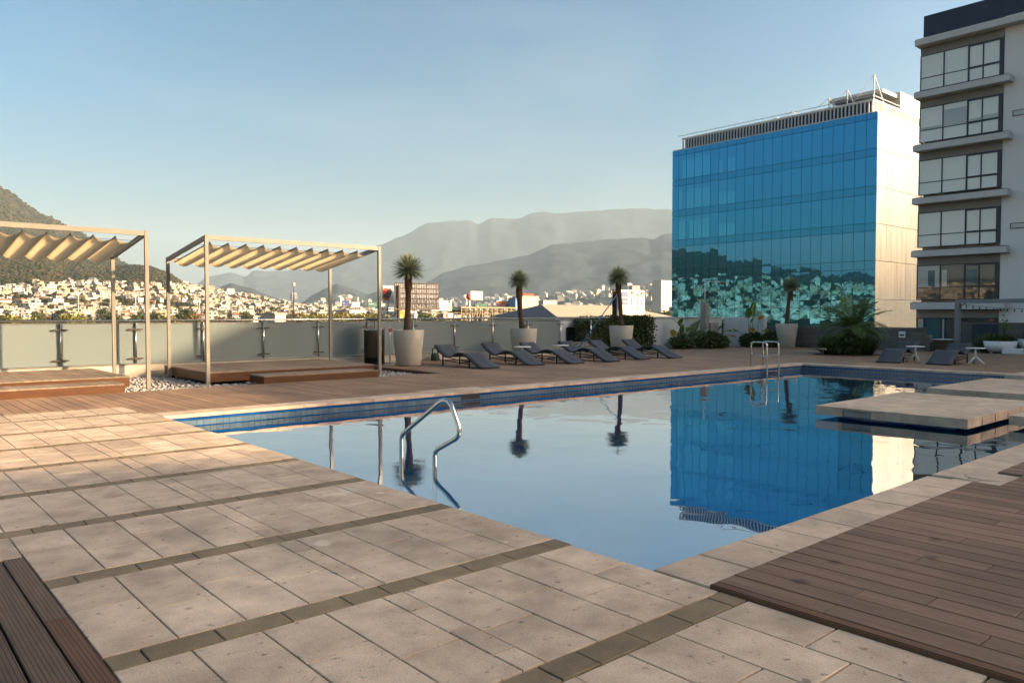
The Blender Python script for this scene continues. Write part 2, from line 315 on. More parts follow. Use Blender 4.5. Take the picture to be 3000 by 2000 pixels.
# pool water: mirror by Fresnel over clear blue water
m, nt, b = newmat('pool water'); L = nt.links.new; nt.nodes.remove(b)
fr = N(nt, 'ShaderNodeFresnel', IOR=1.34); gl = N(nt, 'ShaderNodeBsdfGlossy', Roughness=.004); gl.inputs[0].default_value = (1, 1, 1, 1)
tp = N(nt, 'ShaderNodeBsdfTransparent'); tp.inputs[0].default_value = (.55, .95, 1.0, 1); mx = N(nt, 'ShaderNodeMixShader')
g = N(nt, 'ShaderNodeNewGeometry'); mp = N(nt, 'ShaderNodeMapping', Scale=(1, 1, 1)); L(g.outputs['Position'], mp.inputs[0])
nz = N(nt, 'ShaderNodeTexNoise', Scale=1.15, Detail=2.5, Roughness=.45, Distortion=.4); L(mp.outputs[0], nz.inputs['Vector'])
bp = N(nt, 'ShaderNodeBump', Strength=.055, Distance=.10); L(nz.outputs[0], bp.inputs['Height'])
for n_ in (fr, gl): L(bp.outputs[0], n_.inputs['Normal'])
pw = N(nt, 'ShaderNodeMath', operation='POWER'); pw.inputs[1].default_value = .42; L(fr.outputs[0], pw.inputs[0]); L(pw.outputs[0], mx.inputs[0]); L(tp.outputs[0], mx.inputs[1]); L(gl.outputs[0], mx.inputs[2]); L(mx.outputs[0], nt.nodes['Material Output'].inputs[0]); M['water'] = m

# ---------------------------------------------------------------- terrace: podium, pool, paving, decks
PX0, PX1, PY0, PY1 = 3.6, 22.3, 2.84, 12.02
WATER_Z = -.19
p = MB()
p.box(-30, 47, -60, 2.74, -9, -.04).box(-30, 47, 12.12, 16.25, -9, -.04).box(-30, 3.5, 2.74, 12.12, -9, -.04).box(22.4, 47, 2.74, 12.12, -9, -.04)
p.box(11.65, 47, 16.25, 22.6, -9, -.04).box(-30, 11.65, 16.25, 22.6, -9, -.14)
tag(p.build('terrace_floor', M['joint']), kind='structure')
basin = MB()
basin.box(PX0 - .1, PX1 + .1, PY0 - .1, PY1 + .1, -1.5, -1.4)
basin.box(PX0 - .1, PX0, PY0 - .1, PY1 + .1, -1.4, -.045).box(PX1, PX1 + .1, PY0 - .1, PY1 + .1, -1.4, -.045)
basin.box(PX0, PX1, PY0 - .1, PY0, -1.4, -.045).box(PX0, PX1, PY1, PY1 + .1, -1.4, -.045)
basin = tag(basin.build('pool_basin', M['floorblue']), kind='structure')
tag(MB().quad((PX0, PY0, WATER_Z), (PX1, PY0, WATER_Z), (PX1, PY1, WATER_Z), (PX0, PY1, WATER_Z)).build('water', M['water']), kind='structure')
# wall tiles above and just below the water: blue course, beige course, blue course
TW = .1
rows = [(-.048, -.098, 'tileblue'), (-.1, -.178, 'tilebeige'), (-.18, -.28, 'tileblue')]
rest = MB()
for ri, (zt, zb, mk) in enumerate(rows):
    k = 0; x = PX0
    while x < PX1 - .02:
        x1 = min(x + TW, PX1)
        if x < 9.0 and ri < 3:
            key = ('ptile', ri, round(x1 - x, 3))
            if key not in _cache: _cache[key] = MB().box(-(x1 - x) / 2 + .0015, (x1 - x) / 2 - .0015, -.008, .012, zb - zt, 0).mesh('tile', M[mk])
            place('tile', _cache[key], basin, ((x + x1) / 2, PY1 - .001, zt), (rnd.gauss(0, .012), 0, rnd.gauss(0, .012)))
        else: rest.box(x + .003, x1 - .003, PY1 - .008, PY1 + .012, zb, zt, ri % 2)
        x = x1
    y = PY0
    while y < PY1 - .02:
        rest.box(PX1 - .008, PX1 + .012, y + .003, y + TW - .003, zb, zt, ri % 2); y += TW
    y = PX0
    while y < PX1 - .02:
        rest.box(y + .003, y + TW - .003, PY0 - .012, PY0 + .008, zb, zt, ri % 2); y += TW
tag(rest.build('small_wall_tiles', [M['tileblue'], M['tilebeige']], basin), kind='stuff')
MB().box(9.15, 9.62, PY1 - .012, PY1 + .02, -.165, -.06).build('skimmer_mouth', M['black'], basin)

pav = tag(bpy.data.objects.new('pavement', None), kind='structure'); link(pav); pav['kind'] = 'structure'
J, J2 = .0035, .0058
COLS = [.19, .515, .84, 1.165, 1.49, 1.82, 2.15, 2.28, 2.61, 2.94, 3.27, 3.6]
SPL = {0: .66, 1: .44, 2: .68, 3: .445, 4: .67, 5: .44, 7: .44, 8: .66, 9: .435, 10: .65}
PER, S0 = 1.305, 2.22
restp = MB()
def paver(nm, x0, x1, y0, y1, mk='paver'):
    if x1 <= .2 or y1 < .95: restp.box(x0 + J, x1 - J, y0 + J2, y1 - J2, -.05, rnd.uniform(-.001, .001), 1 if mk == 'band' else 0, .003)
    else: piece(nm, pav, x0 + J, x1 - J, y0 + J2, y1 - J2, -.05, rnd.gauss(0, .0008), M[mk], .003, .0006)
for k in range(-4, 9):
    s0 = S0 + PER * k; r0, r1 = s0 + .17, s0 + PER
    xr = 3.6
    if s0 < 2.3: xr = 3.58
    r1 = min(r1, 13.68)
    # dark band
    js = [-3.26, -2.93, -2.6, -2.27, -1.95, -1.62, -1.3, -.97, -.65, -.32, 0.0, .325, .665, .99, 1.32, 1.655, 1.985, 2.22, 2.45, 2.78, 3.11, 3.45, xr]
    for a, b_ in zip(js[:-1], js[1:]):
        if s0 + .17 <= 5.56 and b_ <= .85: continue
        if s0 + .17 <= 5.56: a = max(a, .84)
        if b_ - a > .02: paver('band_paver', a, b_, s0, s0 + .17, 'band')
    # pavers between the bands
    cl = [.19 - .325 * (10 - i) for i in range(10)] + COLS[:-1] + [xr]
    for ci in range(len(cl) - 1):
        a, b_ = cl[ci], cl[ci + 1]; idx = ci - 10
        lo_y = r0
        if r0 < 5.58 and b_ <= .85:
            if r1 <= 5.58: continue
            lo_y = 5.585
        if idx == 6: cuts = [r0, r0 + .21, r0 + .54, r0 + .87, r1]
        else: cuts = [r0, r0 + SPL.get(idx, .66 if ci % 2 else .44), r1]
        if r1 - r0 < 1.0: cuts = [c for c in cuts if c < r1 - .1] + [r1]
        for c0, c1 in zip(cuts[:-1], cuts[1:]):
            c0 = max(c0, lo_y)
            if c1 - c0 > .03: paver('paver', a, b_, c0, c1)
tag(restp.build('outlying_pavers', [M['paver'], M['band']], pav), kind='stuff')
# coping
x = 3.6
while x < 22.3:
    x1 = min(x + .448, 22.3)
    if not (7.55 < x < 7.75): piece('coping_stone', pav, x + J, x1 - J, 2.462, 2.858, -.05, .002 + rnd.gauss(0, .0008), M['coping'], .006, .0006)
    else: piece('coping_stone', pav, 7.73, x1 - J, 2.462, 2.858, -.05, .006, M['coping'], .006); piece('broken_coping_stone', pav, x + J, 7.72, 2.462, 2.67, -.05, -.004, M['coping'], .006)
    piece('coping_stone', pav, x + J, x1 - J, 12.0, 12.465, -.05, .002 + rnd.gauss(0, .0008), M['coping'], .006, .0006); x = x1
y = 2.47
while y < 12.4:
    y1 = min(y + .448, 12.465); piece('coping_stone', pav, 22.28, 22.74, y + J, y1 - J, -.05, .003, M['coping'], .006); y = y1
for (a, b_, c, d, lx, ly) in ((7.6, 8.22, 2.25, 2.455, 7.93, 2.47), (8.55, 10.05, 12.47, 12.66, 9.35, 12.42)):
    sk = empty('skimmer_cover', (lx, ly, 0), 0, 'round pale skimmer lid in the near coping beside the brown deck' if ly < 5 else 'round pale skimmer lid set in the far coping of the pool', 'skimmer lid')
    MB().box(a - lx, b_ - lx, c - ly, d - ly, -.05, .003, 0, .004).build('surround', M['coping'], sk)
    MB().lathe([(0, .016), (.15, .016), (.165, .012), (.168, .0045)], 40).build('lid', M['coping'], sk, True)

# decks
deck = bpy.data.objects.new('deck', None); link(deck); deck['kind'] = 'structure'
G = .0035
# near left deck
piece('board', deck, .725 + G, .835, 4.31, 5.575, -.035, .002, M['deckL'], .003)
mred = plank('decking reddish', (.19, .088, .045), (.125, .056, .030), .05, 'Y', 6, .11)
piece('board', deck, .725 + G, .835, 1.2, 4.30, -.035, .002, mred, .003)
x = .725
for i in range(14):
    a = x - .163; js = [-3, rnd.uniform(-.5, 1.5), 5.575] if i % 2 else [-3, rnd.uniform(1.8, 3.0), 5.575]
    for c0, c1 in zip(js[:-1], js[1:]): piece('board', deck, a + G + .003, x - G - .003, c0 + .005, c1 - .004, -.035, rnd.gauss(0, .0008), M['deckL'], .004)
    x = a
# near right deck
butt = {2: 1.86, 3: 1.55, 1: 1.2, 7: 1.88, 8: 1.54, 11: 1.85, 15: 1.85, 5: .4, 10: .7, 13: 1.1, 17: 1.3, 12: 1.45, 18: 1.86, 20: 1.5}
piece('edge_board', deck, 3.588, 3.652, -6, 2.458, -.03, .022, mred, .006)
x = 3.655
for k in range(68):
    a = x + .1635
    js = [-6, -1.2 - (k % 3) * .7, butt.get(k, rnd.choice([1.85, 1.2, .6, .2])), 2.458]
    for c0, c1 in zip(js[:-1], js[1:]):
        top = 2.458
        if c1 == 2.458 and a > 7.6 and x < 8.22: c1 = 2.245
        piece('board', deck, x + G, a - G, c0 + .005, c1, -.03, .022 + rnd.gauss(0, .0007), M['deckR'], .0035)
    x = a
piece('edge_board', deck, x, 22.3, -6, 2.455, -.03, .02, M['deckR'], .003)
# far deck
far = MB(); x = 1.03
while x < 33.7:
    a = x + .163
    y0 = 13.685 if x < 3.45 else (12.47 if not (a > 8.55 and x < 10.05) else 12.665)
    if x > 22.7: y0 = -6
    y1 = 16.245 if x < 11.65 else 20.98
    j = (int(x / .163) % 3)
    js = [y0] + ([] if x < 3.45 else [[14.1, 14.9, 13.6][j]]) + ([] if x < 11.65 else [[17.2, 18.4, 16.6][j]]) + [y1]
    for c0, c1 in zip(js[:-1], js[1:]):
        if x < 15.4: piece('board', deck, x + G, a - G, c0 + .003, c1 - .003, -.03, rnd.gauss(0, .001), M['deckF'], .003)
        else: far.box(x + G, a - G, c0 + .003, c1 - .003, -.03, rnd.gauss(0, .001))
    x = a
tag(far.build('distant_boards', M['deckF'], deck), kind='stuff')
piece('edge_board', deck, 11.60, 11.655, 16.25, 20.95, -.05, .004, M['fascia'], .004)

# gravel bed, pebbles and larger stones
gm = mat('river pebbles', (.40, .37, .335), (.22, .20, .185), .8, 7, 3, spots=(11, .6, (.5, .46, .40)))
ico = [(0, 0, 1), (.894, 0, .447), (.276, .851, .447), (-.724, .526, .447), (-.724, -.526, .447), (.276, -.851, .447), (.724, .526, -.447), (-.276, .851, -.447), (-.894, 0, -.447), (-.276, -.851, -.447), (.724, -.526, -.447), (0, 0, -1)]
icf = [(0, 1, 2), (0, 2, 3), (0, 3, 4), (0, 4, 5), (0, 5, 1), (1, 6, 2), (2, 7, 3), (3, 8, 4), (4, 9, 5), (5, 10, 1), (6, 7, 2), (7, 8, 3), (8, 9, 4), (9, 10, 5), (10, 6, 1), (11, 7, 6), (11, 8, 7), (11, 9, 8), (11, 10, 9), (11, 6, 10)]
def pebble(mb, c, s, m=0):
    rot = Matrix.Rotation(rnd.uniform(0, 6.28), 3, 'Z') @ Matrix.Rotation(rnd.uniform(-.5, .5), 3, 'X')
    sx, sy, sz = s * rnd.uniform(.8, 1.35), s * rnd.uniform(.7, 1.1), s * rnd.uniform(.45, .8)
    mb.faces([Vector(c) + rot @ Vector((q[0] * sx * rnd.uniform(.9, 1.1), q[1] * sy * rnd.uniform(.9, 1.1), q[2] * sz)) for q in ico], icf, m)
gr = MB()
for (x0, x1, y0, y1, n) in ((3.6, 7.4, 16.27, 17.4, 1500), (3.9, 6.3, 17.4, 20.9, 1900), (10.0, 11.58, 16.27, 17.6, 700), (10.3, 11.58, 17.6, 20.9, 600), (1.0, 3.6, 17.0, 17.6, 200)):
    for i in range(n): pebble(gr, (rnd.uniform(x0, x1), rnd.uniform(y0, y1), -.115 + rnd.uniform(0, .055)), rnd.uniform(.022, .05))
tag(gr.build('gravel', gm, None, True), 'grey river pebbles filling the bed under the shade platforms', 'gravel', kind='stuff')
stone_lab = ['large pale round stone at the right foot of the left pergola post', 'flat cream stone on the gravel just behind the pale round one', 'sunlit tan stone at the edge of the deck boards by the left step', 'grey angular stone lying half way between the two platforms', 'small white stone near the corner of the right platform']
for (px_, py_, s), lb in zip(((466, 1128, .085), (452, 1135, .06), (392, 1141, .05), (520, 1122, .05), (566, 1124, .045)), stone_lab):
    d = pix(px_, py_, 18); t = (CAM_H + .07) / (CAM_H - d.z)
    s_ = MB(); pebble(s_, (0, 0, 0), s); o = s_.build('stone', gm, None, True); o.location = (d.x * t, d.y * t, -.07 + s * .3)
    md = o.modifiers.new('s', 'SUBSURF'); md.levels = 1; md.render_levels = 1; tag(o, lb, 'stone', 'larger stones on the gravel')

# stepping slabs across the pool
def slab(name, x0, x1, y0, y1, nx, ny, label, missing=()):
    t = empty(name, ((x0 + x1) / 2, (y0 + y1) / 2, -.14), 0, label, 'stepping slab', 'stone slabs crossing the pool')
    cx, cy_, cz = t.location
    def pc(nm, a, b_, c, d, z0, z1, mt, bev): 
        o = piece(nm, t, a - cx, b_ - cx, c - cy_, d - cy_, z0 + .14, z1 + .14, mt, bev); return o
    pc('core', x0 + .03, x1 - .03, y0 + .03, y1 - .03, -.135, -.03, M['concrete'], .002)
    pc('pedestal', x0 + .3, x1 - .3, y0 + .25, y1 - .25, -1.4, -.136, M['tileblue'], .002)
    dx, dy = (x1 - x0) / nx, (y1 - y0) / ny
    for i in range(nx):
        for j in range(ny): pc('paver', x0 + i * dx + .002, x0 + (i + 1) * dx - .002, y0 + j * dy + .002, y0 + (j + 1) * dy - .002, -.03, .002, M['coping'], .003)
    ne = 5
    for j in range(ne):
        c, d = y0 + (y1 - y0) * j / ne, y0 + (y1 - y0) * (j + 1) / ne
        if j not in missing: pc('edge_stone', x0, x0 + .028, c + .002, d - .002, -.14, -.032, M['coping'], .002)
    for i in range(nx): pc('edge_stone', x0 + i * dx + .03, x0 + (i + 1) * dx - .002, y0, y0 + .028, -.14, -.032, M['coping'], .002)
    return t
slab('stepping_slab', 12.2, 15.65, 4.04, 6.34, 6, 4, 'large pale stone slab over the water with one edge tile missing', (3,))
slab('stepping_slab', 16.88, 20.58, 4.04, 6.38, 6, 4, 'pale stone slab over the water, just beyond the one with a missing edge tile')
slab('stepping_slab', 13.15, 15.6, 2.88, 3.80, 4, 2, 'narrow pale stone slab over the water cut off by the right picture edge')
slab('stepping_slab', 22.0, 25.2, 4.0, 6.48, 5, 4, 'farthest stone slab, meeting the far end of the pool')

# ---------------------------------------------------------------- balustrade on a rendered curb
RY = 21.1
cb = MB().box(-6, 22.6, 21.0, 21.22, -.14, .235, 0, .008).build('curb_wall', M['curb'])
tag(cb, 'low rendered stained curb under the frosted glass balustrade', 'wall')
MB().box(-6, 22.6, 20.985, 21.235, .2355, .262, 0, .004).build('cap', M['paintpost'], cb)
bal = empty('balustrade', (8, RY, .26), 0, 'frosted glass balustrade with steel posts along the terrace edge', 'balustrade')
def bl(mb, name, mt, smooth=False, parent=None): 
    o = mb.build(name, mt, parent or bal, smooth); o.location = (-8, -RY, -.26) if parent is None else (0, 0, 0); return o
bl(MB().tube([(-6, RY - .02, 1.335), (23.6, RY - .02, 1.385)], .026, 12), 'handrail', M['steel'], True)
bl(MB().box(-6, 23.6, RY - .012, RY + .012, 1.27, 1.30), 'top_channel', M['steel'])
posts = [4.02 - 1.68 * 5 + 1.68 * k for k in range(17)]
postme = MB().tube([(0, 0, 0), (0, 0, 1.05)], .02, 8).mesh('post', M['steel'], True)
clampme = MB()
for z in (.17, .9): clampme.box(-.17, .17, -.014, .014, z - .018, z + .018, 0, .004)
for i, x in enumerate(posts):
    o = place('post', postme, bal, (x - 8, -.045, .0)); 
    for z in (.14, .875):
        c = MB().box(-.17, .17, -.016, .016, -.017, .017, 0, .005) if ('cl' not in _cache) else None
        if c: _cache['cl'] = c.mesh('clamp', M['bolt'])
        place('clamp', _cache['cl'], o, (0, -.005, z))
gme = MB().box(-.825, .825, -.006, .006, 0, 1.0, 0).mesh('glass_panel', M['frost'])
for i in range(len(posts) - 1):
    if (posts[i] + posts[i + 1]) / 2 < 21.3: place('glass_panel', gme, bal, ((posts[i] + posts[i + 1]) / 2 - 8, 0.0, .012))

# ---------------------------------------------------------------- shade pergolas and platforms
def pergola(x0, x1, label, mirrored=False):
    yf, yb, zf, zb = 17.42, 20.08, 3.27, 2.92
    t = empty('pergola', (x0, yf, -.12), 0, label, 'pergola', 'pergolas with folding fabric roofs')
    T = Vector((x0, yf, -.12))
    def pt(x, y, z): return Vector((x, y, z)) - T
    for (x, y, z) in ((x0, yf, zf), (x1, yf, zf), (x0, yb, zb), (x1, yb, zb)):
        MB().box(-.037, .037, -.037, .037, 0, z + .12 - .001, 0, .004).build('post', M['paintpost'], t, loc=pt(x, y, -.12))
    MB().beam(pt(x0 + .038, yf, zf - .055), pt(x1 - .038, yf, zf - .055), .06, .10).build('front_beam', M['paintpost'], t)
    MB().beam(pt(x0 + .038, yb, zb - .05), pt(x1 - .038, yb, zb - .05), .06, .09).build('rear_beam', M['paintpost'], t)
    for x in (x0, x1): MB().beam(pt(x, yf + .038, zf - .055), pt(x, yb - .038, zb - .05), .055, .10).build('side_beam', M['paintpost'], t)
    # wires
    n = 10; xa, xb = x0 + .14, x1 - .14
    ya, yz = yf + .16, yb - .10
    def zz(y): return zf - .10 + (zb - zf) * (y - yf) / (yb - yf)
    for y in (ya + .35, yz - .35): MB().tube([pt(x0, y, zz(y) - .01), pt(x1, y, zz(y) - .01)], .006, 6).build('wire', M['steel'], t)
    cv = MB(); sub = 10; ny = 12; idx = []
    cols = n * sub
    for i in range(cols + 1):
        ph = (i % sub) / sub if i < cols else 0
        k = i // sub if i < cols else n
        u = i / cols; x = xa + (xb - xa) * u
        sag = .09 * (1 + .12 * math.sin(k * 2.3)) * (1 - (2 * ph - 1) ** 2) if i < cols else 0
        for j in range(ny + 1):
            v = j / ny; y = ya + (yz - ya) * v
            s = sag * (1 - .18 * (1 - (2 * v - 1) ** 2) * .6)
            w = .012 * noise.noise((x * 3, y * 2.3, 1.7))
            cv.v.append(tuple(pt(x, y, zz(y) - .035 - s + w * (1 if 0 < ph else 0))))
    for i in range(cols):
        for j in range(ny):
            a = i * (ny + 1) + j; cv.f.append((a, a + 1, a + ny + 2, a + ny + 1)); cv.m.append(0)
    c = cv.build('canopy', M['fabric'], t, True)
    for k in range(n + 1):
        x = xa + (xb - xa) * k / n
        MB().beam(pt(x, ya - .02, zz(ya) - .022), pt(x, yz + .02, zz(yz) - .022), .018, .022).build('batten', M['paintpost'], t)
    for x in (xa, xb): MB().tube([pt(x, ya, zz(ya) - .03), pt(x, yz, zz(yz) - .03)], .014, 6).build('end_rod', M['steel'], t)
    return t
pergola(6.2, 10.62, 'sunlit pergola with a pleated beige fabric roof over the right timber platform')
pergola(.53, 4.95, 'pergola with a pleated beige fabric roof cut by the left picture edge')
def platform(x0, x1, y0, y1, sx0, sx1, label, slabel):
    top, bot = .215, -.01
    t = empty('platform', (x0, y0, -.12), 0, label, 'platform', 'low timber platforms under the pergolas'); T = Vector((x0, y0, -.12))
    def bx(nm, a, b_, c, d, z0, z1, mt, bev=.003): return piece(nm, t, a - T.x, b_ - T.x, c - T.y, d - T.y, z0 - T.z, z1 - T.z, mt, bev)
    bx('fascia', x0, x1, y0, y0 + .03, bot, top - .028, M['fascia']); bx('fascia', x0, x0 + .03, y0 + .031, y1, bot, top - .028, M['fascia']); bx('fascia', x1 - .03, x1, y0 + .031, y1, bot, top - .028, M['fascia'])
    for (a, c) in ((x0 + .1, y0 + .1), (x1 - .2, y0 + .1), (x0 + .1, y1 - .2), (x1 - .2, y1 - .2), ((x0 + x1) / 2, y0 + .1)): bx('foot', a, a + .1, c, c + .1, -.12, bot, M['lframe'])
    bx('sub_frame', x0 + .04, x1 - .04, y0 + .04, y1 - .04, bot + .05, top - .03, M['lframe'])
    x = x0 - .012; k = 0
    while x < x1:
        a = min(x + .16, x1 + .012); js = [y0 - .012, y0 + (y1 - y0) * [.36, .62, .22, .78][k % 4], y1]
        for c0, c1 in zip(js[:-1], js[1:]): bx('board', x + G, a - G, c0 + .003, c1 - .003, top - .026, top + rnd.gauss(0, .0015), M['deckP'])
        x = a; k += 1
    s = empty('step', (sx0, 16.3, -.12), 0, slabel, 'step', 'long timber steps in front of the platforms'); T2 = Vector((sx0, 16.3, -.12))
    def sb(nm, a, b_, c, d, z0, z1, mt): return piece(nm, s, a - T2.x, b_ - T2.x, c - T2.y, d - T2.y, z0 - T2.z, z1 - T2.z, mt, .003)
    sb('fascia', sx0, sx1, 16.3, 16.33, -.02, .135, M['fascia']); sb('fascia', sx0, sx0 + .03, 16.331, 17.1, -.02, .135, M['fascia']); sb('fascia', sx1 - .03, sx1, 16.331, 17.1, -.02, .135, M['fascia'])
    sb('foot', sx0 + .1, sx1 - .1, 16.4, 17.0, -.12, -.02, M['lframe'])
    x = sx0 - .01
    while x < sx1 - .02:
        a = min(x + .16, sx1 + .01); sb('board', x + G, a - G, 16.29, 17.1, .137, .163 + rnd.gauss(0, .001), M['deckP']); x = a
    return t
platform(6.27, 10.55, 17.5, 20.7, 7.02, 9.9, 'raised timber platform with dark red fascia under the right pergola', 'long reddish timber step standing in shade before the right platform')
platform(.3, 4.6, 17.5, 20.7, .2, 4.2, 'raised timber platform with sunlit fascia at the left picture edge', 'long orange sunlit timber step at the left picture edge')

# ---------------------------------------------------------------- pool metalwork
hr = [(5, 7.73, -1.4), (5, 7.73, -.8), (5, 7.73, .03), (5, 7.715, .075), (5, 7.67, .115), (5, 6.95, .535), (5, 6.87, .565), (5, 6.79, .56), (5, 6.735, .52), (5, 6.71, .47), (5, 6.605, .30), (5, 6.60, .25), (5, 6.615, .20), (5, 6.66, .165), (5, 6.99, .01), (5, 7.035, -.025), (5, 7.05, -.07), (5, 7.05, -.8), (5, 7.05, -1.4)]
h = MB().tube(hr, .027, 16).build('pool_handrail', M['steel'], None, True); tag(h, 'bent stainless steel grab rail standing in the near end of the pool', 'handrail')
lad = empty('pool_ladder', (20.4, 12.2, 0), 0, 'stainless steel pool ladder with two looped rails at the far pool edge', 'ladder'); T = Vector((20.4, 12.2, 0))
for x in (20.08, 20.72):
    pts = [(x, 12.42, 0), (x, 12.42, .62), (x, 12.40, .68), (x, 12.35, .71), (x, 12.0, .71), (x, 11.94, .69), (x, 11.91, .63), (x, 11.9, .3), (x, 11.9, -1.1)]
    r_ = MB().tube([Vector(q) - T for q in pts], .024, 12).build('rail', M['steel'], lad, True)
    MB().tube([Vector((x, 12.42, .32)) - T, Vector((x, 11.9, .32)) - T], .013, 8).build('crossbar', M['steel'], lad, True)
for z in (-.12, -.42, -.72): MB().box(20.08, 20.72, 11.86, 11.95, z - .02, z + .01, 0, .004).build('tread', M['steel'], lad, loc=-T)

# ---------------------------------------------------------------- planters with yuccas
def leafmat(name, c1, c2, trans=.18, scale=6): return mat(name, c1, c2, .5, scale, 4, trans=trans, spec=.3)
M['yleaf'] = leafmat('yucca blade', (.19, .22, .11), (.33, .35, .21), .2, 9)
M['ytrunk'] = mat('fibrous yucca trunk', (.055, .036, .024), (.11, .065, .036), .95, 18, 5, (1, 1, .35), bump=.8, bscale=35)
M['yskirt'] = mat('dry leaf skirt', (.20, .085, .028), (.11, .05, .02), .9, 22, 4, (2, 2, .3), bump=.6, bscale=40)
def planter(x, y, h, rt, rb, label):
    t = empty('planter', (x, y, 0), 0, label, 'planter', 'tall white tapered planters')
    MB().lathe([(0, .004), (rb - .02, .004), (rb, .02), (rb + (rt - rb) * .5, h * .5), (rt, h - .01), (rt - .006, h), (rt - .03, h), (rt - .036, h - .1)], 48).build('shell', M['pot'], t, True)
    MB().disc(rt - .034, h - .07, 40).build('soil', M['soil'], t)
    return t
def yucca(x, y, z0, zc, rad, lean, seed, label, n=420):
    r = random.Random(seed); t = empty('yucca', (x, y, z0), 0, label, 'yucca', 'yuccas with round spiky heads in white planters')
    H = zc - z0; pts = []; rr = []
    for i in range(9):
        u = i / 8; pts.append((lean[0] * u + lean[2] * math.sin(u * 3.1) , lean[1] * u, H * u - .03)); rr.append(.095 * (1 - .25 * u) + .02 * (u < .1) + r.uniform(-.006, .008))
    MB().tube(pts, rr, 12).build('trunk', M['ytrunk'], t, True)
    c = Vector((lean[0], lean[1], H))
    sk = MB()
    for i in range(130):
        a = r.uniform(0, 6.283); z = r.uniform(-.45, -.05); o = Vector((math.cos(a), math.sin(a), 0)); l = r.uniform(.2, .34)
        p0 = c + Vector((0, 0, z)) + o * .06; p1 = p0 + o * .05 + Vector((0, 0, -l * .5)); p2 = p0 + o * r.uniform(.02, .07) + Vector((0, 0, -l)); s = Vector((-o.y, o.x, 0)) * .014
        sk.quad(p0 - s, p0 + s, p1 + s, p1 - s).tri(p1 - s, p1 + s, p2)
    sk.build('dry_skirt', M['yskirt'], t)
    lf = MB()
    for i in range(n):
        zz = 1 - 1.62 * (i + .5) / n; a = i * 2.39996 + r.uniform(-.2, .2); q = math.sqrt(max(0, 1 - zz * zz))
        d = Vector((q * math.cos(a), q * math.sin(a), zz + r.uniform(-.08, .08))).normalized()
        l = rad * r.uniform(1.0, 1.25); s = d.cross(Vector((0, 0, 1)))
        s = (s.normalized() if s.length > .01 else Vector((1, 0, 0))); nrm = s.cross(d).normalized()
        droop = Vector((0, 0, -.035 * l / .45)) * q
        w = .017 * r.uniform(.8, 1.2)
        p0 = c + d * .05; p1 = c + d * l * .55 + droop * .25; p2 = c + d * l + droop
        lf.quad(p0 - s * w * .7, p0 + nrm * -.004, p1 + nrm * -.006, p1 - s * w).quad(p0 + nrm * -.004, p0 + s * w * .7, p1 + s * w, p1 + nrm * -.006)
        lf.tri(p1 - s * w, p1 + nrm * -.006, p2).tri(p1 + nrm * -.006, p1 + s * w, p2)
    lf.build('crown', M['yleaf'], t)
    return t
planter(12.75, 19.3, 1.06, .47, .36, 'tall white planter beside the black litter bin, nearest of its kind')
yucca(12.70, 19.32, .98, 2.84, .50, (.06, -.02, .03), 1, 'round headed yucca in the planter beside the black bin, the largest', 400)
planter(17.75, 19.75, 1.04, .47, .36, 'tall white planter standing behind the second and third loungers')
yucca(17.72, 19.77, .96, 2.66, .40, (-.12, .05, -.05), 2, 'small headed yucca with a leaning dark trunk behind the second lounger', 360)
planter(22.6, 19.57, 1.09, .47, .36, 'tall white planter behind the last lounger, against the ivy')
yucca(22.6, 19.57, 1.0, 2.90, .48, (-.10, .06, .02), 3, 'straight yucca standing before the printed billboard and the ivy', 380)
planter(32.85, 18.5, 1.1, .49, .37, 'tall white planter standing against the grey tiled wall')
yucca(32.85, 18.5, 1.02, 2.80, .47, (.12, -.12, -.06), 4, 'yucca with a crooked brown trunk before the blue glass building', 360)

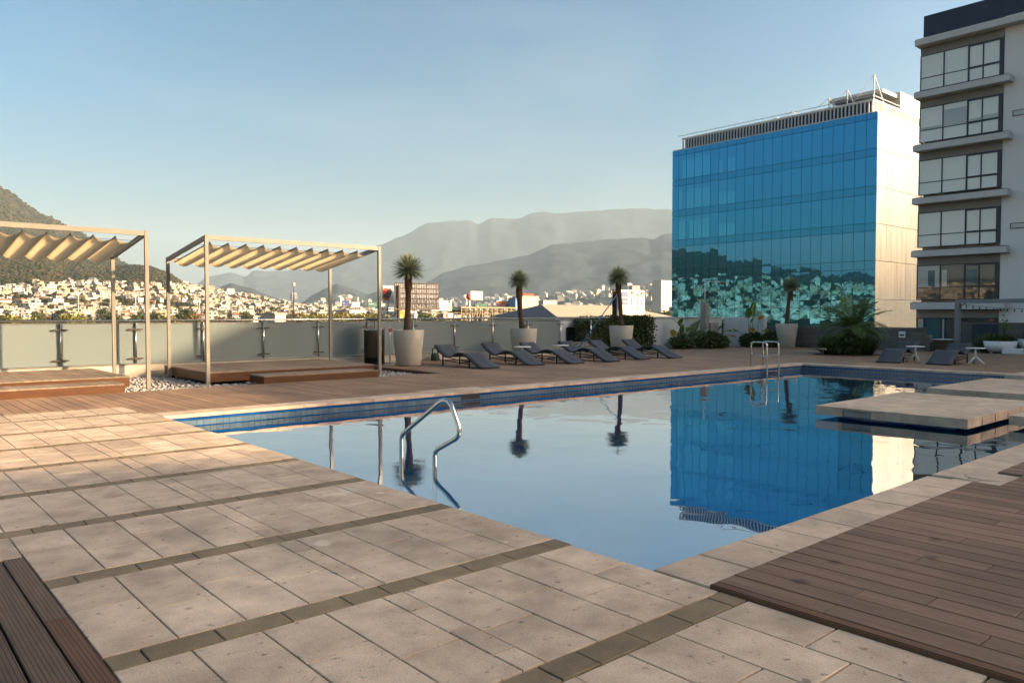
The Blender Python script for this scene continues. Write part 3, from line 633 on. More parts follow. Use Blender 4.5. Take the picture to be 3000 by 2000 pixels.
# ---------------------------------------------------------------- sun loungers
PROF = [(0, .60), (.2, .445), (.41, .335), (.52, .292), (.62, .275), (.74, .278), (.86, .305), (1.0, .355), (1.13, .392), (1.26, .402), (1.38, .388), (1.50, .345), (1.67, .265), (1.89, .155), (2.10, .06), (2.24, .035)]
def smooth_prof(P, sub=3):
    out = []
    for i in range(len(P) - 1):
        p0, p1, p2, p3 = P[max(i - 1, 0)], P[i], P[i + 1], P[min(i + 2, len(P) - 1)]
        for k in range(sub):
            t = k / sub
            out.append(tuple(.5 * (2 * p1[d] + (p2[d] - p0[d]) * t + (2 * p0[d] - 5 * p1[d] + 4 * p2[d] - p3[d]) * t * t + (3 * p1[d] - p0[d] - 3 * p2[d] + p3[d]) * t ** 3) for d in (0, 1)))
    out.append(P[-1]); return out
SP = smooth_prof(PROF)
def make_lounger(W=.66):
    t = empty('sun_lounger', (0, 0, 0)); hw = W / 2
    sh = MB(); n = len(SP)
    for x in (-hw, -hw * .5, 0, hw * .5, hw):
        sag = .012 * (1 - (x / hw) ** 2)
        for (s, z) in SP: sh.v.append((x, -s, z - sag))
    for k in range(4):
        for i in range(n - 1): sh.f.append((k * n + i, k * n + i + 1, (k + 1) * n + i + 1, (k + 1) * n + i)); sh.m.append(0)
    o = sh.build('sling', M['wicker'], t, True); md = o.modifiers.new('th', 'SOLIDIFY'); md.thickness = .02; md.offset = 1
    for x in (-hw, hw): MB().tube([(x, -s, z - .012) for s, z in SP], .016, 8).build('side_rail', M['lframe'], t, True)
    for s, z in ((0, .60), (2.24, .035)): MB().tube([(-hw, -s, z - .01), (hw, -s, z - .01)], .015, 8).build('end_bar', M['lframe'], t, True)
    for x in (-hw + .02, hw - .02):
        for s in (.41, 1.67): MB().box(x - .016, x + .016, -s - .016, -s + .016, 0, .325 if s < 1 else .25).build('leg', M['lframe'], t)
        MB().box(x - .014, x + .014, -2.16, -2.13, 0, .04).build('foot', M['lframe'], t)
        MB().beam((x, -.41, .17), (x, -1.67, .10), .02, .022).build('lower_rail', M['lframe'], t)
        MB().beam((x, -.62, .26), (x, -1.67, .165), .016, .018).build('brace', M['lframe'], t)
    for s, z in ((.41, .17), (1.67, .10), (1.2, .13)): MB().beam((-hw + .02, -s, z), (hw - .02, -s, z), .02, .02).build('cross_rail', M['lframe'], t)
    return t
proto = make_lounger()
lspots = [(13.73, 18.9, 0), (15.6, 18.98, -.02), (17.0, 18.78, .03), (18.73, 18.72, -.03), (20.33, 18.85, .02), (21.86, 18.62, -.02)]
llab = ['charcoal sun lounger nearest the black bin, first of the row of six', 'charcoal sun lounger second from the black bin, left of a white side table', 'charcoal sun lounger between the two small white side tables', 'charcoal sun lounger fourth from the bin, right of both white side tables', 'charcoal sun lounger fifth from the bin, before the ivy covered corner', 'charcoal sun lounger last of the row, beside the leafy planting']
rspots = [((26.85, 10.75, 0), -1.571 + .13), ((27.0, 9.2, 0), -1.571 + .07)]
rlab = ['charcoal lounger facing the pool, beside the palm bed', 'charcoal lounger facing the pool between two white tripod tables']
first = True
for (x, y, a), lb in list(zip(lspots, llab)) + [((q[0][0], q[0][1], q[1]), lb) for q, lb in zip(rspots, rlab)]:
    o = proto if first else copy_tree(proto); first = False
    o.location = (x, y, 0); o.rotation_euler = (0, 0, a); tag(o, lb, 'sun lounger', 'charcoal sun loungers on the deck')
def side_table(x, y, rz, label):
    t = empty('side_table', (x, y, 0), rz, label, 'side table', 'small white tripod side tables')
    MB().lathe([(0, .475), (.26, .475), (.275, .485), (.275, .495), (.265, .502), (0, .503)], 40).build('table_top', M['whiteplastic'], t, True)
    MB().tube([(0, 0, .20), (0, 0, .476)], [.034, .028], 12).build('column', M['whiteplastic'], t, True)
    for k in range(3):
        a = k * 2.0944; MB().tube([(0, 0, .24), (.1 * math.cos(a), .1 * math.sin(a), .15), (.25 * math.cos(a), .25 * math.sin(a), .012)], [.03, .03, .022], 8).build('leg', M['whiteplastic'], t, True)
side_table(16.3, 18.2, .3, 'white side table between the second and third loungers of the row')
side_table(18.05, 18.25, .9, 'white side table between the third and fourth loungers of the row')
side_table(25.95, 10.15, 1.9, 'white tripod table between the two loungers facing the pool')
side_table(26.05, 8.45, 2.6, 'white tripod table at the right of the last lounger')

# ---------------------------------------------------------------- litter bin, stanchion, canister
b_ = empty('litter_bin', (12.28, 20.45, 0), 0, 'black round litter bin with a flat raised hood', 'litter bin')
MB().lathe([(.29, .02), (.31, .03), (.31, 1.05), (.30, 1.075), (.27, 1.08), (.26, 1.0), (0, 1.0)], 40).build('drum', M['black'], b_, True)
MB().lathe([(.313, 1.045), (.318, 1.06), (.313, 1.082), (.3, 1.084)], 40).build('rim', M['steel'], b_, True)
dp = MB()
for k in range(7):
    a0, a1 = R(196 + k * 8), R(204 + k * 8); q = .314
    dp.quad((q * math.cos(a0), q * math.sin(a0), .22), (q * math.cos(a1), q * math.sin(a1), .22), (q * math.cos(a1), q * math.sin(a1), .98), (q * math.cos(a0), q * math.sin(a0), .98))
dp.build('door_panel', mat('brown bin panel', (.06, .028, .012), (.035, .018, .009), .4, 4), b_)
for a in (.5, 2.6, 4.2): MB().tube([(.24 * math.cos(a), .24 * math.sin(a), 1.0), (.24 * math.cos(a), .24 * math.sin(a), 1.33)], .014, 8).build('hood_post', M['black'], b_, True)
MB().lathe([(0, 1.325), (.25, 1.325), (.285, 1.34), (.285, 1.365), (.25, 1.385), (0, 1.39)], 36).build('hood', M['black'], b_, True)
s_ = empty('stanchion', (12.53, 19.98, 0), 0, 'slim white barrier post with a red top beside the bin', 'barrier post')
MB().lathe([(0, .022), (.16, .02), (.17, .006), (.17, 0)], 30).build('base', M['whiteplastic'], s_, True)
MB().tube([(0, 0, .02), (0, 0, 1.12)], .03, 14).build('pole', M['whiteplastic'], s_, True)
MB().box(-.02, .06, -.045, .045, .98, 1.1, 0, .01).build('belt_head', mat('red plastic', (.42, .03, .02), None, .4), s_)
g_ = empty('canister', (14.75, 20.75, 0), 0, 'small dark green canister with a carrying handle by the curb', 'canister')
gmat = mat('dark green plastic', (.02, .045, .028), None, .5)
MB().lathe([(0, 0), (.13, 0), (.145, .02), (.145, .18), (.11, .24), (0, .25)], 20).build('body', gmat, g_, True)
MB().tube([(-.11, 0, .2), (-.11, 0, .36), (-.07, 0, .41), (.07, 0, .41), (.11, 0, .36), (.11, 0, .2)], .022, 8).build('handle', gmat, g_, True)

# ---------------------------------------------------------------- terrace walls on the right, pillar, frame, lamp
w_ = MB().box(21.9, 33.2, 22.2, 22.45, -.14, 1.36, 0, .01).build('garden_wall', M['white']); tag(w_, 'white rendered wall behind the ivy and the leafy planting', 'wall')
MB().box(21.85, 33.25, 22.15, 22.5, 1.3605, 1.40, 0, .006).build('coping', M['aptslab'], w_)
vent = MB().box(22.25, 23.35, 22.19, 22.2, .42, .98); vo = empty('wall_vent', (22.8, 22.19, .4), 0, 'dark louvred vent low in the white wall behind the loungers', 'vent')
MB().box(-.55, .55, -.015, .0, .0, .60).build('recess', M['black'], vo)
for k in range(9): MB().beam((-.53, -.03, .05 + k * .062), (.53, -.03, .05 + k * .062), .035, .012).build('blade', M['lframe'], vo)
w2 = MB().box(33.35, 33.6, 19.95, 22.19, -.14, 1.40, 0, .01).build('garden_wall', M['white']); tag(w2, 'short white wall between the concrete pillar and the grey tiled wall', 'wall')
gw = empty('tiled_wall', (33.85, 16.4, -.04), 0, 'long low wall clad in grey wood-grain tiles behind the palm', 'wall'); gwm = M['greytile']
MB().box(33.72, 33.98, 12.9, 19.95, -.04, .91).build('core', M['concrete'], gw, loc=(-33.85, -16.4, .04))
for r_ in range(5):
    y = 12.9 - (r_ % 2) * .45
    while y < 19.95:
        a, c = max(y, 12.9), min(y + .9, 19.95)
        if c - a > .05: piece('tile', gw, 33.70 - 33.85, 33.719 - 33.85, a + .003 - 16.4, c - .003 - 16.4, r_ * .19 + .044, r_ * .19 + .19 + .04, gwm, .001)
        y += .9
piece('cap', gw, 33.69 - 33.85, 34.0 - 33.85, 12.88 - 16.4, 19.97 - 16.4, .995, 1.02, M['greytile'], .003)
piece('end_tile', gw, 33.70 - 33.85, 34.0 - 33.85, 12.87 - 16.4, 12.898 - 16.4, .04, .99, M['greytile'], .001)
sk_ = empty('wall_light', (33.69, 13.72, .55), 0, 'small square wall light on the grey tiled wall above the lounger', 'wall light')
MB().box(-.03, 0, -.13, .13, 0, .26, 0, .004).build('plate', M['whiteplastic'], sk_); MB().box(-.036, -.031, -.09, .09, .07, .13).build('slot', M['black'], sk_)
pl = MB().box(30.55, 30.85, 21.3, 21.6, -.04, 2.07, 0, .012).build('pillar', M['concrete']); tag(pl, 'bare concrete pillar rising above the white wall', 'pillar')
pb = MB().box(30.9, 31.55, 21.25, 21.55, -.04, 1.14, 0, .012).build('wall_pier', M['concrete']); tag(pb, 'low grey concrete pier at the foot of the pillar', 'pier')
lp = empty('lamp_post', (30.7, 21.45, 2.07), 0, 'thin white lamp post with a short arm on the concrete pillar', 'lamp post')
MB().tube([(0, 0, 0), (0, 0, 1.0)], .018, 8).build('pole', M['whiteplastic'], lp, True)
MB().tube([(0, 0, .98), (.5, -.55, .98)], .014, 8).build('arm', M['whiteplastic'], lp, True)
MB().box(.42, .62, -.68, -.5, .84, .97, 0, .01).build('lamp_head', M['bolt'], lp)
# steel portal frame with string lights at the right
pf = empty('steel_frame', (35.3, 12.15, 0), 0, 'grey steel portal frame carrying string lights at the right edge', 'steel frame'); ps = mat('grey painted steel', (.205, .215, .22), (.18, .19, .195), .5, 2)
MB().box(-.09, .09, -.09, .09, 0, 1.97, 0, .006).build('post', ps, pf)
MB().box(-.09, .09, -6.5, .09, 1.971, 2.14, 0, .006).build('beam', ps, pf)
MB().tube([(0, -.09, 1.72), (0, -.14, 1.9), (0, -.3, 1.975)], .03, 6).build('corner_brace', ps, pf)
MB().box(-.09, .09, -6.5, -6.32, 0, 1.97, 0, .006).build('post', ps, pf)
sl = empty('string_lights', (35.2, 10.9, 1.9), 0, 'string of small dark light bulbs hanging under the grey steel beam', 'string lights')
pts = [(0, 1.15 - .25 * k, .05 - .22 * math.sin(math.pi * k / 20)) for k in range(21)]
MB().tube(pts, .006, 5).build('cable', M['black'], sl)
bulb = MB().lathe([(.0, -.13), (.02, -.12), (.028, -.09), (.02, -.055), (.014, -.04), (.014, 0)], 10).mesh('bulb', M['black'], True)
for k in range(1, 20): place('bulb', bulb, sl, pts[k])
# planting boxes, screens and white pots by the frame
bxm = mat('brown slatted box', (.10, .06, .036), (.065, .038, .023), .6, 20, 4, (1, 8, 1))
o = empty('planter_box', (34.6, 12.55, 0), 0, 'low brown wooden planter box with a white rim', 'planter box')
MB().box(-.25, .25, -.42, .2, 0, .47, 0, .008).build('box', bxm, o); MB().box(-.26, .26, -.43, .21, .471, .5, 0, .004).build('rim', M['whiteplastic'], o)
scr = empty('privacy_screen', (36.6, 11.9, 0), 0, 'dark free standing privacy screen behind the grey steel post', 'screen')
MB().box(-.05, .05, -2.0, .75, 0, 1.18, 0, .006).build('panel', M['greytile'], scr); MB().box(-.07, -.052, -.9, .1, 0, 1.1).build('dark_panel', M['navy'], scr)
lw = MB().box(34.5, 34.7, 12.9, 15.2, -.04, .64, 0, .008).build('garden_wall', M['concrete']); tag(lw, 'lower grey wall behind the end of the tiled wall', 'wall')
for (x, y, rr_, hh, lb) in ((34.6, 10.35, .58, .47, 'white bowl planter with a clipped dark hedge, left of the pair'), (35.4, 9.2, .75, .55, 'white bowl planter with a dark hedge, right of the pair')):
    t = empty('bowl_planter', (x, y, 0), 0, lb, 'planter', 'white bowl planters with clipped hedges')
    MB().lathe([(0, .05), (rr_ * .72, .05), (rr_ * .95, .25), (rr_, hh), (rr_ - .03, hh), (rr_ - .05, hh - .1)], 40).build('bowl', M['whiteplastic'], t, True)
    for k in range(5): a = k * 1.2566; MB().box(-.06, .06, -.03, .03, 0, .12).build('foot', M['whiteplastic'], t, loc=(rr_ * .6 * math.cos(a), rr_ * .6 * math.sin(a), 0))
    MB().disc(rr_ - .045, hh - .06, 36).build('soil', M['soil'], t)
wb = MB().box(34.0, 34.5, 9.4, 10.1, 0, .20, 0, .02).build('white_bench', M['whiteplastic']); tag(wb, 'low white bench block before the bowl planters', 'bench')

# ---------------------------------------------------------------- plants on the terrace
M['ivy'] = leafmat('ivy leaf', (.04, .065, .016), (.08, .105, .026), .2, 5)
M['palm'] = leafmat('palm leaflet', (.075, .13, .036), (.13, .20, .06), .25, 4)
M['canna'] = leafmat('broad green leaf', (.045, .105, .018), (.085, .16, .030), .35, 5)
M['yellow'] = leafmat('yellowing leaf', (.30, .27, .03), (.42, .34, .05), .35, 6)
M['orange'] = leafmat('orange dying leaf', (.42, .15, .02), (.30, .16, .03), .3, 6)
M['grassy'] = leafmat('dark strap leaf', (.04, .062, .018), (.075, .10, .03), .12, 6)
M['bark'] = mat('bark', (.085, .055, .035), (.05, .033, .022), .95, 8, 5, (1, 1, .3), bump=.6, bscale=25)
M['twig'] = mat('bare twig', (.06, .045, .035), None, .9)
def rv(r): 
    while True:
        v = Vector((r.uniform(-1, 1), r.uniform(-1, 1), r.uniform(-1, 1)))
        if .05 < v.length < 1: return v
def leafcloud(mb, r, c, ext, n, size, m=0, shell=0.0, out=.4):
    for i in range(n):
        q = rv(r)
        if shell: q = q.normalized() * (1 - shell * r.random())
        p = Vector((c[0] + q.x * ext[0], c[1] + q.y * ext[1], c[2] + q.z * ext[2]))
        d = (rv(r).normalized() + q * out).normalized(); s = d.cross(rv(r)).normalized(); l = size * r.uniform(.6, 1.3); w = l * .36
        mid = p + d * l * .45; mb.quad(p, mid + s * w, p + d * l, mid - s * w, m)
def boxcloud(mb, r, b, n, size, m=0):
    for i in range(n):
        p = Vector((r.uniform(b[0], b[1]), r.uniform(b[2], b[3]), r.uniform(b[4], b[5]))); d = rv(r).normalized(); s = d.cross(rv(r)).normalized(); l = size * r.uniform(.6, 1.3); w = l * .38
        mid = p + d * l * .45; mb.quad(p, mid + s * w, p + d * l, mid - s * w, m)
def frond(mb, base, d, l, droop, nl=26, lw=.022, ll=.34, m=0, r=rnd):
    pts = []; p = Vector(base); v = Vector(d).normalized(); st = l / 10
    for i in range(11): pts.append(p.copy()); p = p + v * st; v = (v + Vector((0, 0, -droop / 10))).normalized()
    for i in range(10):
        a, b = pts[i], pts[i + 1]; s = (b - a).cross(Vector((0, 0, 1))).normalized() * (.012 * (1 - i / 11)); mb.quad(a - s, a + s, b + s * .8, b - s * .8, m)
    for i in range(nl):
        u = .12 + .88 * i / nl; k = min(int(u * 10), 9); f = u * 10 - k; a = pts[k].lerp(pts[k + 1], f); t = (pts[k + 1] - pts[k]).normalized(); s = t.cross(Vector((0, 0, 1))).normalized()
        L_ = ll * (math.sin(math.pi * min(1, u * .9 + .12)) * .8 + .25)
        for sg in (-1, 1):
            dd = (s * sg + t * .75 + Vector((0, 0, r.uniform(-.1, .25)))).normalized(); e = a + dd * L_ + Vector((0, 0, -L_ * .25)); mdl = a + dd * L_ * .5; w = t * lw
            mb.quad(a - w * .4, mdl - w, e, mdl + w, m)
def palm(name, loc, trunk_h, n, l, droop, label, cat='palm', seed=1, grp=None, trunk_r=.14):
    r = random.Random(seed); t = empty(name, loc, 0, label, cat, grp)
    rings = [(trunk_r * (1.15 if i % 2 else .95) * (1 + .15 * math.sin(i)), trunk_h * i / 10) for i in range(11)]
    MB().lathe([(q, z) for q, z in rings] + [(0, trunk_h)], 14).build('trunk', M['bark'], t, True)
    f = MB()
    for i in range(n):
        a = i * 2.39996; e = r.uniform(.0, 1.25); d = (math.cos(a) * math.cos(e), math.sin(a) * math.cos(e), math.sin(e)); frond(f, (0, 0, trunk_h), d, l * r.uniform(.8, 1.1), droop * r.uniform(.7, 1.2), r=r)
    f.build('fronds', M['palm'], t); return t
def bigleaf(mb, base, tip, w, m=0, r=rnd):
    """a cupped, slightly folded broad blade"""
    b, e = Vector(base), Vector(tip); t = (e - b); s = t.cross(Vector((r.uniform(-.5, .5), r.uniform(-.5, .5), 1))).normalized(); nn = s.cross(t).normalized()
    rows = []
    for i in range(7):
        u = i / 6; ww = w * math.sin(math.pi * (u * .92 + .06)) ** .8 if i < 6 else .004; c = b + t * u - nn * (.14 * t.length * u * u)
        rows.append((c - s * ww + nn * ww * .35, c, c + s * ww + nn * ww * .35))
    for i in range(6):
        for k in (0, 1): mb.quad(rows[i][k], rows[i][k + 1], rows[i + 1][k + 1], rows[i + 1][k], m)
def canna(loc, leaves, label, seed, nbush=0):
    r = random.Random(seed); t = empty('leafy_plant', loc, 0, label, 'plant', 'broad leaved plants along the wall')
    st = MB(); gl = []
    for (dx, dy, h, l, w, mk, tilt) in leaves:
        b = Vector((dx * .35, dy * .35, 0)); m_ = Vector((dx * .8, dy * .8, h * .7)); e = Vector((dx, dy, h)); st.tube([b, m_, e], [.016, .012, .008], 5)
        dr = Vector((dx + tilt[0], dy + tilt[1], 0)); up = tilt[2]; tip = e + (Vector((tilt[0], tilt[1], 0)).normalized() * (1 - abs(up)) + Vector((0, 0, up))).normalized() * l
        lf = MB(); bigleaf(lf, e, tip, w, 0, r); lf.build('leaf', M[mk], t, True)
    st.build('stems', M['canna'], t)
    if nbush:
        u = MB(); leafcloud(u, r, (0, 0, .28), (.62, .55, .32), nbush, .16); u.build('undergrowth', M['grassy'], t)
    return t
r_ = random.Random(5)
# ivy over the corner of the rail
iv = empty('ivy', (24.6, 21.6, 0), 0, 'dense dark ivy hanging over the end of the glass rail', 'ivy')
mb = MB(); boxcloud(mb, r_, (-2.0, 2.7, .05, .55, 1.0, 1.42), 3600, .10); boxcloud(mb, r_, (-.8, 2.8, .1, .5, .05, 1.05), 4600, .11)
boxcloud(mb, r_, (-2.2, -.6, .0, .3, .5, 1.2), 650, .08); mb.build('foliage', M['ivy'], iv)
mb = MB(); boxcloud(mb, r_, (-.2, 2.4, .0, .5, 1.36, 1.47), 700, .08); mb.build('young_growth', leafmat('reddish ivy shoots', (.075, .05, .012), (.05, .06, .015), .3, 5), iv)
tw = MB()
for i in range(70):
    p = Vector((r_.uniform(-2.3, -.4), r_.uniform(-.1, .3), r_.uniform(.3, 1.3))); v = Vector((r_.uniform(-1, .3), r_.uniform(-.3, .2), r_.uniform(-.6, .5))).normalized(); pts = [p]
    for k in range(5): v = (v + rv(r_) * .5).normalized(); pts.append(pts[-1] + v * .11)
    tw.tube(pts, [.008, .007, .006, .005, .004, .003], 4)
tw.build('bare_twigs', M['twig'], iv)
V = lambda *a: a
canna((28.2, 20.9, 0), [V(-.25, -.1, 1.0, .42, .16, 'canna', (-.2, -.6, .75)), V(-.55, .1, .55, .42, .15, 'yellow', (-.4, -.5, .6)), V(-.1, -.2, .85, .36, .13, 'yellow', (.3, -.6, .3)), V(.35, 0, .75, .5, .2, 'canna', (.7, -.3, .35)), V(.6, .1, .5, .4, .15, 'canna', (.7, -.1, .2)), V(.1, .1, .6, .5, .12, 'canna', (.05, -.2, .9)), V(-.35, -.3, .35, .3, .1, 'orange', (-.2, -.4, .4))], 'broad leaved plant with yellow and green leaves beside the ivy', 11, 500)
canna((30.2, 20.5, 0), [V(.5, -.1, .72, .45, .17, 'yellow', (.8, -.3, .15)), V(.2, .0, .8, .4, .15, 'canna', (.2, -.6, .5)), V(-.4, -.1, .6, .4, .14, 'canna', (-.6, -.2, .4)), V(.55, -.3, .55, .36, .14, 'orange', (.5, -.5, -.1))], 'drooping plant with orange tipped leaves beside the concrete pillar', 12, 900)
canna((32.4, 20.0, 0), [V(-.12, -.1, 1.45, .62, .2, 'yellow', (-.1, -.25, .93)), V(.22, .1, 1.5, .65, .17, 'canna', (.05, -.2, .96)), V(-.35, 0, 1.35, .5, .17, 'canna', (-.25, -.2, .8)), V(.5, -.05, 1.25, .38, .13, 'orange', (.5, -.25, .5)), V(-.9, .1, .72, .5, .2, 'canna', (-.9, -.1, .1)), V(-.5, -.15, 1.05, .55, .2, 'yellow', (-.55, -.5, .05)), V(.3, -.3, .7, .55, .22, 'yellow', (.35, -.8, .0)), V(-.2, -.3, .62, .5, .2, 'canna', (-.2, -.8, .05)), V(-.6, -.2, .85, .4, .16, 'orange', (-.2, -.6, -.2)), V(.2, .2, 1.1, .4, .14, 'canna', (.4, -.2, .6))], 'tall plant with big yellow and orange leaves at the end of the white wall', 13, 1500)
palm('small_palm', (29.2, 21.2, 0), .35, 15, 1.15, .75, 'small feathery palm between the two leafy plants at the white wall', seed=3)
palm('small_palm', (33.0, 19.3, 0), .15, 11, .95, .8, 'low feathery palm beside the tall yellow leaved plant', seed=4)
def bush(loc, ext, n, size, label, mk='grassy', seed=1, cat='bush'):
    r = random.Random(seed); t = empty('bush', loc, 0, label, cat); f = MB(); leafcloud(f, r, (0, 0, ext[2] * .9), ext, n, size, 0, .55, .7); f.build('foliage', M[mk], t)
    s = MB()
    for k in range(6): s.tube([(0, 0, 0), (ext[0] * .3 * math.cos(k), ext[1] * .3 * math.sin(k), ext[2] * .7)], [.02, .008], 5)
    s.build('stems', M['twig'], t); return t
bush((29.6, 20.3, 0), (.85, .5, .36), 2400, .16, 'dark low bush in front of the small palm', seed=21)
bush((32.75, 18.95 + .2, 0), (.5, .4, .38), 1100, .14, 'dark green rounded bush left of the white planter', seed=22)
# palm bed by the loungers
palm('palm', (29.3, 13.75, 0), .95, 46, 1.6, 1.15, 'bushy palm with a thick trunk in front of the grey tiled wall', seed=8, trunk_r=.3)
def strap(loc, n, l, label, seed, mk='grassy', name='strap_leaf_plant'):
    r = random.Random(seed); t = empty(name, loc, 0, label, 'plant'); f = MB()
    for i in range(n):
        a = r.uniform(0, 6.28); e = r.uniform(.35, 1.45); d = Vector((math.cos(a) * math.cos(e), math.sin(a) * math.cos(e), math.sin(e))); L_ = l * r.uniform(.7, 1.15); s = d.cross(Vector((0, 0, 1))).normalized() * .013
        b = Vector((r.uniform(-.16, .16), r.uniform(-.16, .16), 0)); p1 = b + d * L_ * .6; p2 = b + d * L_ + Vector((0, 0, -.2 * L_ * math.cos(e)))
        f.quad(b - s, b + s, p1 + s, p1 - s).tri(p1 - s, p1 + s, p2)
    f.build('leaves', M[mk], t); return t
for i, (x, y, n, l, lb) in enumerate(((28.3, 14.25, 420, .85, 'spiky strap leaved clump at the left of the palm bed'), (28.7, 13.7, 420, .95, 'dark strap leaved clump at the front of the palm trunk'), (29.0, 13.1, 420, .9, 'strap leaved clump at the right of the palm bed'), (29.9, 14.3, 300, .95, 'strap leaved clump behind the palm trunk'))): strap((x, y, 0), n, l, lb, 40 + i)
bush((28.75, 13.75, 0), (.7, .75, .36), 1500, .15, 'dark dense undergrowth around the foot of the palm', seed=23)
bd = MB().disc(1.25, .004, 36).build('planting_bed', M['soil'], loc=(28.9, 13.75, 0)); bd['kind'] = 'structure'
ml = empty('garden_light', (27.75, 14.15, 0), 0, 'small grey mushroom shaped garden light beside the palm bed', 'garden light')
MB().tube([(0, 0, 0), (0, 0, .2)], .03, 8).build('stem', M['paintpost'], ml, True); MB().lathe([(0, .27), (.1, .26), (.15, .21), (.14, .19), (0, .185)], 20).build('cap', M['paintpost'], ml, True)
strap((35.6, 11.2, 0), 220, .95, 'yellowish spiky plant before the dark privacy screen', 60, 'palm', 'spiky_plant')
strap((34.9, 10.9, 0), 130, .8, 'thin spiky plant left of the white bowl planters', 61, 'grassy', 'spiky_plant')
palm('small_palm', (36.4, 16.6, 0), .55, 10, .6, .6, 'little palm showing above the end of the grey wall', seed=14, trunk_r=.06)
for (x, y, rr_, hh, lb, sd) in ((34.6, 10.35, .52, .47, 'clipped dark hedge in the left white bowl', 71), (35.4, 9.2, .68, .55, 'clipped dark hedge in the right white bowl', 72)):
    t = empty('clipped_hedge', (x, y, hh - .05), 0, lb, 'hedge'); f = MB(); boxcloud(f, random.Random(sd), (-rr_ * .75, rr_ * .75, -rr_ * .75, rr_ * .75, 0, .28), 1500, .07); f.build('foliage', M['ivy'], t)
bush((35.6, 9.0, .75), (.42, .42, .34), 900, .11, 'round leafy shrub growing out of the right white bowl', 'canna', 25)
bush((34.7, 10.25, .7), (.12, .12, .42), 90, .1, 'thin sapling with few leaves in the left white bowl', 'palm', 26, 'sapling')
rod = MB().tube([pix(1679, 1040, 29.0), pix(1811, 858, 31.5)], .022, 8).build('blue_pole', mat('blue painted pole', (.01, .13, .22), None, .4), None, True); tag(rod, 'thin blue pole leaning diagonally behind the loungers', 'pole')

# ---------------------------------------------------------------- blue glass office block
TX, TYA, TYB, TZ = 78.0, 34.45, 59.4, 21.6
tw_ = empty('glass_office_block', (TX, 47, -9), 0, 'blue mirrored glass office block with a white louvred roof screen', 'building'); TO = Vector((TX, 47, -9))
def tb(mb, name, mt, parent=None, smooth=False): 
    o = mb.build(name, mt, parent or tw_, smooth)
    if parent is None: o.location = -TO
    return o
tb(MB().box(TX + .12, 96, TYA + .12, TYB - .05, -9, TZ - .05), 'core', M['towermullion'])
tb(MB().box(TX + .02, 96.1, TYA + .02, TYB, TZ - .05, TZ + .06), 'roof', M['louvre'])
ye = [TYB, 58.45] + [58.45 - 1.145 * k for k in range(1, 21)] + [TYA]
ze = [21.58, 20.92, 17.98, 17.22, 14.3, 13.5, 10.65, 9.85, 6.9, 6.05, 3.05, 2.25, -.6, -1.4, -4.4, -9]
trr = random.Random(3)
for i in range(len(ye) - 1):
    for j in range(len(ze) - 1):
        y1, y0, z1, z0 = ye[i], ye[i + 1], ze[j], ze[j + 1]; w, h = y1 - y0, z1 - z0
        mk = 'towerspandrel' if h < 1 else 'towerglass'
        low = z1 < 9.9
        if low: mk = 'towerlow'
        key = ('pane', round(w, 2), round(h, 2), mk)
        if key not in _cache: _cache[key] = MB().box(-.03, .03, -w / 2 + .02, w / 2 - .02, -h / 2 + .02, h / 2 - .02).mesh('pane', M[mk])
        tl = .0022 if low else .001
        place('pane', _cache[key], tw_, Vector((TX + .03, (y0 + y1) / 2, (z0 + z1) / 2)) - TO, (0, trr.gauss(0, tl), trr.gauss(0, tl)))
        if j in (1, 3, 5) and 1 <= i <= 7 and i != 5:     # paler panels on the front: daylight from behind put into their colour
            hh = h * (.78 if i < 5 else .5); zb = z0 + .05
            for q in range(2):
                if trr.random() < .88:
                    a = y0 + .08 + q * w * .48; key = ('lit', round(w, 2), round(hh, 2))
                    if key not in _cache: _cache[key] = MB().box(-.004, .002, -w * .19, w * .19, 0, hh).mesh('painted_daylight', M['towerlit'])
                    place('painted_daylight', _cache[key], tw_, Vector((TX - .008, a + w * .19, zb)) - TO)
xe = [TX + .06 + 1.2 * k for k in range(16)]; zs = [21.58, 17.95, 14.25, 10.6, 6.9, 3.05, -.6, -4.4, -9]
for a, b in zip(xe[:-1], xe[1:]):
    for z1, z0 in zip(zs[:-1], zs[1:]):
        key = ('side', round(z1 - z0, 2))
        if key not in _cache: _cache[key] = MB().box(-.585, .585, -.03, .03, (z0 - z1) / 2 + .025, (z1 - z0) / 2 - .025).mesh('side_panel', M['towerside'])
        place('side_panel', _cache[key], tw_, Vector(((a + b) / 2, TYA + .04, (z0 + z1) / 2)) - TO, (trr.gauss(0, .003), 0, trr.gauss(0, .003)))
tb(MB().box(79.3, 95, 35.65, 58.5, 21.67, 23.05), 'screen_backing', M['louvreback'])
fin = MB().box(-.05, .12, -.05, .05, 0, 1.36).mesh('louvre_fin', M['louvre']); k = 0
while 35.45 + k * .4 < 58.7: place('louvre_fin', fin, tw_, Vector((79.08, 35.45 + k * .4, 21.67)) - TO); k += 1
fin2 = MB().box(-.05, .05, -.05, .12, 0, 1.36).mesh('louvre_fin', M['louvre']); k = 0
while 79.3 + k * .4 < 95: place('louvre_fin', fin2, tw_, Vector((79.3 + k * .4, 35.42, 21.67)) - TO); k += 1
tb(MB().box(79.0, 79.25, 35.35, 58.75, 23.03, 23.22).box(79.26, 95.1, 35.35, 35.6, 23.03, 23.22), 'screen_top_rail', M['louvre'])
tb(MB().tube([(78.9, 59.2, 23.5), (78.9, 35.3, 23.5), (95, 35.3, 23.5)], .035, 6), 'guard_rail', M['louvre'])
tb(MB().box(86, 96, 35.6, 41.8, 23.0, 25.25), 'plant_room', mat('cream plant room', (.60, .57, .51), (.53, .50, .45), .8, .8))
tb(MB().box(82.2, 86, 35.9, 41.6, 24.6, 24.95), 'plant_room_canopy', M['aptslab'])
